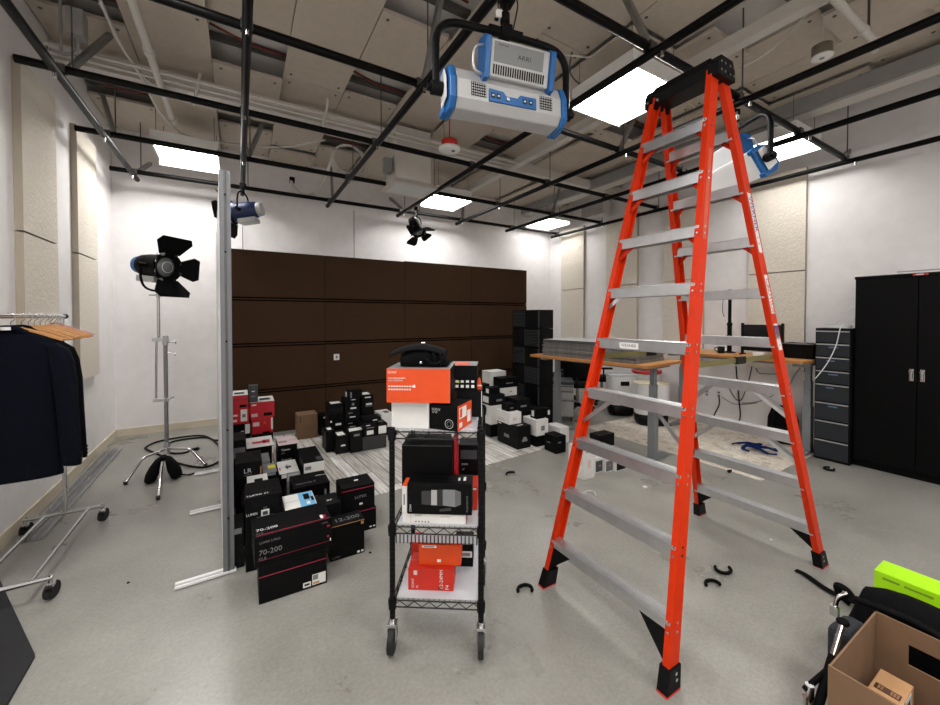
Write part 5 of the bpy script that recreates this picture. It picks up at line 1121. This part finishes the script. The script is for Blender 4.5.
MB().add([(-.315,-.26,0),(.315,-.26,0),(.315,.26,0),(-.315,.26,0),(-.25,-.2,.07),(.25,-.2,.07),(.25,.2,.07),(-.25,.2,.07)], [(0,1,5,4),(1,2,6,5),(2,3,7,6),(3,0,4,7),(4,5,6,7),(0,3,2,1)], BEAM).build('flange', t)
MB().box(-.24, .24, -.19, .19, -.006, -.001, mat('perforated white plate', (214, 216, 214), .6)).build('face_plate', t)
MB().box(-.36, -.26, -.12, -.02, .15, .33, DUCTG).build('damper_box', t); MB().box(.25, .33, .0, .12, .16, .36, DUCTG).build('damper_box', t)
c = aty(348, 160, 5.42)
t = thing('cable_coil', 'coil of white cable hanging from the pipe beside the air diffuser', 'cable', (c.x, 5.42, c.z))
for k in range(4):
    m = MB(); r = .19 + .016 * k; ph = k * .7
    m.tube([(r*1.05*math.cos(a) + .012*k, .02*k - .03 + .01*math.sin(3*a+ph), r*math.sin(a) - .01*k) for a in [2*PI*q/26 for q in range(26)]], .010, HOSE, 7, closed=True); m.build('loop', t)
t = thing('white_hose', 'white cable bundle drooping from a black socket on the rear wall', 'cable', (0, 0, 0))
P6 = lambda a, b, Y: aty(a, b, Y)
for k in range(2): MB().tube(smooth_pts([P6(291, 181 + k, 6.62), P6(296, 190 + 2*k, 6.55), P6(305, 195 + 2*k, 6.5), P6(316, 192 + 2*k, 6.5), P6(323, 182, 6.2), P6(328, 170, 5.8), P6(333, 158, 5.55)], 6), .02 - .004*k, HOSE, 8).build('hose', t)
q = P6(291, 180, 6.68); MB().cyl((q.x - .02, q.y, q.z), (q.x + .05, q.y, q.z), .05, BLACKM).build('socket', t)
for k, (px, py, lb) in enumerate(((325, 115, 'white strap hanging under the conduits left of the blue film light'), (196, 92, 'white strap hanging under the conduits above the partition post'))):
    q = atz(px, py, 3.72); o = MB().tube(smooth_pts([(.03, 0, .16), (.02, 0, .06), (-.005, 0, -.06), (-.02, 0, -.15)], 4), .014, HOSE, 8).build('cable_strap'); o.location = (q.x, q.y, 3.74); tag(o, lb, 'strap')
q = atz(77, 36, 3.75)
t = thing('junction_box', 'dark grey junction box with conduit hanging in the upper left corner', 'electrical box', (q.x, q.y, 3.73))
MB().box(-.05, .05, -.06, .06, 0, .20, DUCTG).build('box_body', t, .004)
MB().tube(smooth_pts([(0, 0, 0), (-.01, .02, -.09), (-.08, .03, -.13), (-.16, .03, -.12)], 5), .012, DUCTG, 8).tube([(-.09, 0, .4), (-.09, 0, -.12)], .01, DUCTG, 8).build('conduit', t)
cable([atz(100, 0, 3.9), atz(118, 40, 3.85), atz(142, 78, 3.8), atz(160, 112, 3.72), atz(185, 135, 3.8), atz(225, 143, 3.84), atz(280, 147, 3.84), atz(325, 140, 3.86)], .012, HOSE, 'white cable draped along the ceiling above the left lamp')
cable([atz(100, 3, 3.95), atz(125, 50, 3.9), atz(150, 82, 3.86), atz(185, 96, 3.9)], .009, HOSE, 'thin white cable crossing the upper left ceiling')
cable([atz(812, 8, 3.98), atz(790, 32, 3.9), atz(768, 52, 3.82), atz(745, 66, 3.78), atz(738, 70, 3.84)], .01, HOSE, 'white cable strung across the ceiling left of the cylinder sensor')
cable([atz(560, 55, 3.9), atz(575, 56, 3.8), atz(590, 57, 3.85), atz(600, 50, 4.0)], .007, HOSE, 'thin white cable near the ceiling left of the bright lamp')
cable([atz(572, 52, 3.95), atz(570, 72, 3.85), atz(582, 85, 3.78), atz(598, 82, 3.8), atz(608, 68, 3.9), atz(615, 74, 4.0)], .007, DKSTEEL, 'dark cable looping under the ceiling beside the bright lamp')
q = atx(600, 217, 6.1)
t = thing('return_grille', 'small grey louvred air grille high on the right side near the corner', 'air vent', (5.90, q.y, q.z + .10))
m = MB().box(-.02, .02, -.28, .28, -.12, .16, BEAM); m.build('frame', t)
m = MB()
for k in range(7): m.box(-.026, -.021, -.26, .26, -.10 + k*.036, -.08 + k*.036, DUCTG)
m.build('louvre', t)
MB().box(.02, .2, -.26, .26, -.11, .15, BEAM).build('duct', t)
# ================================================================ FRONT RIGHT CLUTTER
BX0, BX1, BY0, BY1, BZ = 1.735, 2.225, -.02, .505, .40
t = thing('open_carton', 'open brown cardboard box at the bottom right corner', 'cardboard box', (BX0, BY0, .001))
w, d_, th = BX1 - BX0, BY1 - BY0, .006
MB().box(0, w, 0, d_, 0, th, KRAFT).box(0, th, 0, d_, th, BZ, KRAFT).box(th, w - .0, d_ - th, d_, th, BZ - .004, KRAFT).box(th, w, 0, th, th, BZ, KRAFT).build('tray', t)
hw = MB()     # far wall with a hand hole
y0, y1, z0, z1 = .34, .43, .25, .33
hw.box(w - th, w, th, y0, th, BZ, KRAFT).box(w - th, w, y1, d_ - th, th, BZ, KRAFT).box(w - th, w, y0, y1, th, z0, KRAFT).box(w - th, w, y0, y1, z1, BZ, KRAFT).build('handle_wall', t)
MB().box(.01, w*.6, d_ - th - .003, d_ - th, .03, .2, KRAFTL).build('inner_flap', t)
q0 = atz(880.6, 667.5, .24); q1 = atz(914.5, 685, .24); q2 = atz(856, 688, .24)
u1 = (q1 - q0); u2 = (q2 - q0)
L1, L2 = u1.length, max(.16, u2.length)
ang1 = math.atan2(u1.y, u1.x)
ang1 = -PI / 2 - .06
L1 = abs(q1.y - q0.y) ; L2 = .20
org = Vector((min(q0.x, BX1 - .03) - L2 - .0, q0.y, .008))
t = thing('small_parcel', 'small light brown parcel with printed tape inside the open box', 'parcel', (org.x, org.y - L1, .008), .0)
MB().box(0, L2, 0, L1, 0, .23, KRAFTL).build('parcel_box', t, .003)
m = MB().box(L2*.35, L2*.52, .01, L1 - .01, .2302, .2308, mat('tape brown', (60, 40, 32), .4))
for k in range(7): m.box(L2*.375, L2*.495, .014 + k*(L1-.03)/7, .014 + (k+.72)*(L1-.03)/7, .2308, .2312, mat('tape print', (150, 104, 74), .5) if k not in (3, 4) else mat('tape print dark', (96, 66, 50), .5))
m.build('printed_tape', t)
m = MB().box(L2*.45, L2*.8, -.0012, -.0004, .13, .225, LBL)
for k in range(9): m.box(L2*.48 + k*.006, L2*.48 + k*.006 + (.003 if k % 2 else .0018), -.0018, -.0012, .15, .21, INKB)
m.build('barcode_label', t)
t = thing('green_box', 'lime green box standing behind the black bag at the right edge', 'box', (2.80, .02, .001))
m = MB().box(0, .15, 0, .62, 0, .30, GREENB); gi = mat('dull green ink', (120, 170, 40), .5); m.box(-.0012, -.0006, .53, .59, .268, .278, gi).box(-.0012, -.0006, .42, .515, .268, .278, gi); m.build('carton_body', t, .003)
t = thing('tripod_bag', 'long black tripod bag lying between the green box and open carton', 'bag', (2.47, .21, .001), math.radians(-89)); t.scale = (1, 1.1, 1.52)
R = []
for i in range(15):
    s_ = -1 + i / 7.; x = .45 * s_; k = (1 - abs(s_) ** 6) * .25 + .75 * (abs(s_) < .999) ; k = max(.35, k) * (1 - .1 * s_)
    R.append([(x, .115 * k * math.cos(a) + .01 * math.sin(7 * s_), .125 * k + .12 * k * math.sin(a) * (1 + .06 * math.sin(5 * s_ + 2 * a))) for a in [2*PI*q/18 for q in range(18)]])
MB().loft(R, BLACKF).build('bag_body', t)
MB().tube(smooth_pts([(-.40, -.06, .21), (-.2, -.09, .23), (0, -.1, .2), (.2, -.09, .23), (.36, -.06, .2)], 5), .016, BLACKM, 8, flat=.5).build('carry_handle', t)
MB().tube(smooth_pts([(-.44, 0, .19), (-.47, -.02, .17), (-.475, -.03, .14)], 4), .010, CHROME, 8).box(-.49, -.46, -.05, -.02, .12, .15, CHROME).build('buckle', t)
t = thing('shoulder_strap', 'black webbing strap trailing on the floor from the tripod bag', 'strap', (0, 0, 0))
pts = [atz(796, 570, .006), atz(806, 575, .008), atz(820, 585, .008), atz(834, 593, .012), atz(846, 597, .03), atz(856, 603, .05)]
MB().tube(smooth_pts(pts, 6), [.022] * 31, BLACKM, 8, flat=.22).build('webbing', t)
MB().tube(smooth_pts([atz(855, 602, .03), atz(847, 590, .06), atz(838, 586, .07), atz(840, 594, .03), atz(850, 603, .02)], 6), .02, BLACKM, 8, flat=.3).build('loop', t)
t = thing('camera_pouch', 'dark grey padded pouch tucked behind the open carton', 'pouch', (2.19, .575, .001), math.radians(-5))
MB().box(-.085, .085, -.045, .045, 0, .31, mat('charcoal fabric', (38, 40, 46), .85, bump=.3)).build('pouch_body', t, .03)
MB().box(-.07, .07, -.050, -.045, .12, .28, BLACKM).build('flap', t, .004)
t = thing('folded_stand', 'folded chrome light stand leaning beside the open carton', 'light stand', (0, 0, 0))
pa_ = Vector((1.70, .60, .40)); pb_ = Vector((1.60, .43, .02))
pa_ = atd(843, 622, 1.56); pb_ = atd(833, 656, 1.50); dd_ = (pb_ - pa_).normalized()
pc_ = pb_ + dd_ * ((pb_.z - .02) / -dd_.z)
MB().cyl(pa_, pb_, .010, CHROME).build('upper_tube', t); MB().cyl(pb_, pc_, .015, BLACKM).build('lower_tube', t)
MB().lathe([(.018, -.008), (.022, 0), (.018, .008)], BLACKM, 16, Matrix.Translation(pa_)).build('end_cap', t)
e = atd(808, 698, 1.42)
MB().cyl(e + Vector((-.02, 0, 0)), e + Vector((.06, .01, .0)), .010, CHROME).cyl(e + Vector((-.02, .0, -.02)), e + Vector((-.03, .0, .025)), .008, CHROME).cyl(e + Vector((.045, .01, -.05)), e + Vector((.045, .01, .02)), .014, CHROME).build('clamp_knob', t, .002)
MB().cyl(e + Vector((.03, .02, 0)), pb_ + dd_ * .05, .010, BLACKM).build('clamp_arm', t)
# ================================================================ FLOOR ODDS
pl = [atz(35, 658), atz(0, 583), atz(-12, 590), atz(-60, 705), atz(-60, 860), atz(-70, 860)]
A_ = atz(35, 658); B_ = atz(0, 583); dAB = (B_ - A_).normalized(); B2 = A_ + dAB * ((B_ - A_).length + .04)
poly = [(A_.x, A_.y), (B2.x, B2.y), (B2.x - .02, B2.y - .06), (-1.13, 2.5), (-1.1, 1.75), (-.82, 1.75)]
o = MB().prism(poly, 0, .018, mat('charcoal foam', (30, 30, 33), .9, bump=.4, bscale=200), 'z').build('foam_sheet'); o.location = (0, 0, .001); tag(o, 'black foam panel lying on the floor at the bottom left corner', 'panel')
def cstrap(px, py, r, a0, a1, lb):
    c = atz(px, py); o = MB().tube([(r*math.cos(a0 + (a1-a0)*k/14), r*.8*math.sin(a0 + (a1-a0)*k/14), .012) for k in range(15)], .009, BLACKM, 8, flat=1.2).build('cable_tie')
    o.location = (c.x, c.y, .003); tag(o, lb, 'strap', 'black cable ties on the floor')
cstrap(525, 592, .045, -.9, 2.9, 'black curled cable tie on the floor right of the wire cart')
cstrap(511, 475, .05, .2, 2.9, 'black curled cable tie near the vinyl sheet edge')
cstrap(723, 571, .05, 2.0, 6.0, 'black curled cable tie between the ladder legs, farther one')
cstrap(713, 587, .045, -.6, 2.6, 'black curled cable tie between the ladder legs, nearer one')
cstrap(829, 470, .05, 0.2, 5.4, 'black curled cable tie in front of the drawer tower')
cstrap(731, 473, .03, 0.2, 3.4, 'small black curled tie at the front edge of the rug')
def scrap(px, py, mt, r, lb, cat='scrap'):
    c = atz(px, py); n = 7
    pts = [(r*(.7+.5*random.random())*math.cos(2*PI*k/n), r*(.5+.5*random.random())*math.sin(2*PI*k/n)) for k in range(n)]
    o = MB().prism(pts, 0, .004, mt, 'z').build('paper_scrap' if mt is LBL else 'black_scrap'); o.location = (c.x, c.y, .001); tag(o, lb, cat)
scrap(645, 487, LBL, .025, 'small white scrap on the floor seen through the lower ladder steps')
scrap(370, 553, BLACKM, .01, 'tiny black crumb on the floor left of the wire cart')
scrap(128, 583, BLACKM, .008, 'tiny black speck on the open floor at the left')
scrap(771, 540, LBL, .010, 'tiny white fleck on the floor inside the right ladder leg')
cable([atz(579, 494, .008), atz(588, 491, .01), atz(594, 492, .012), atz(596, 496, .008)], .005, HOSE, 'short white string curled on the floor behind the left ladder leg')
W_ = bpy.data.worlds.new('world'); S.world = W_; W_.use_nodes = True
W_.node_tree.nodes['Background'].inputs[0].default_value = (.8, .85, .9, 1); W_.node_tree.nodes['Background'].inputs[1].default_value = .02
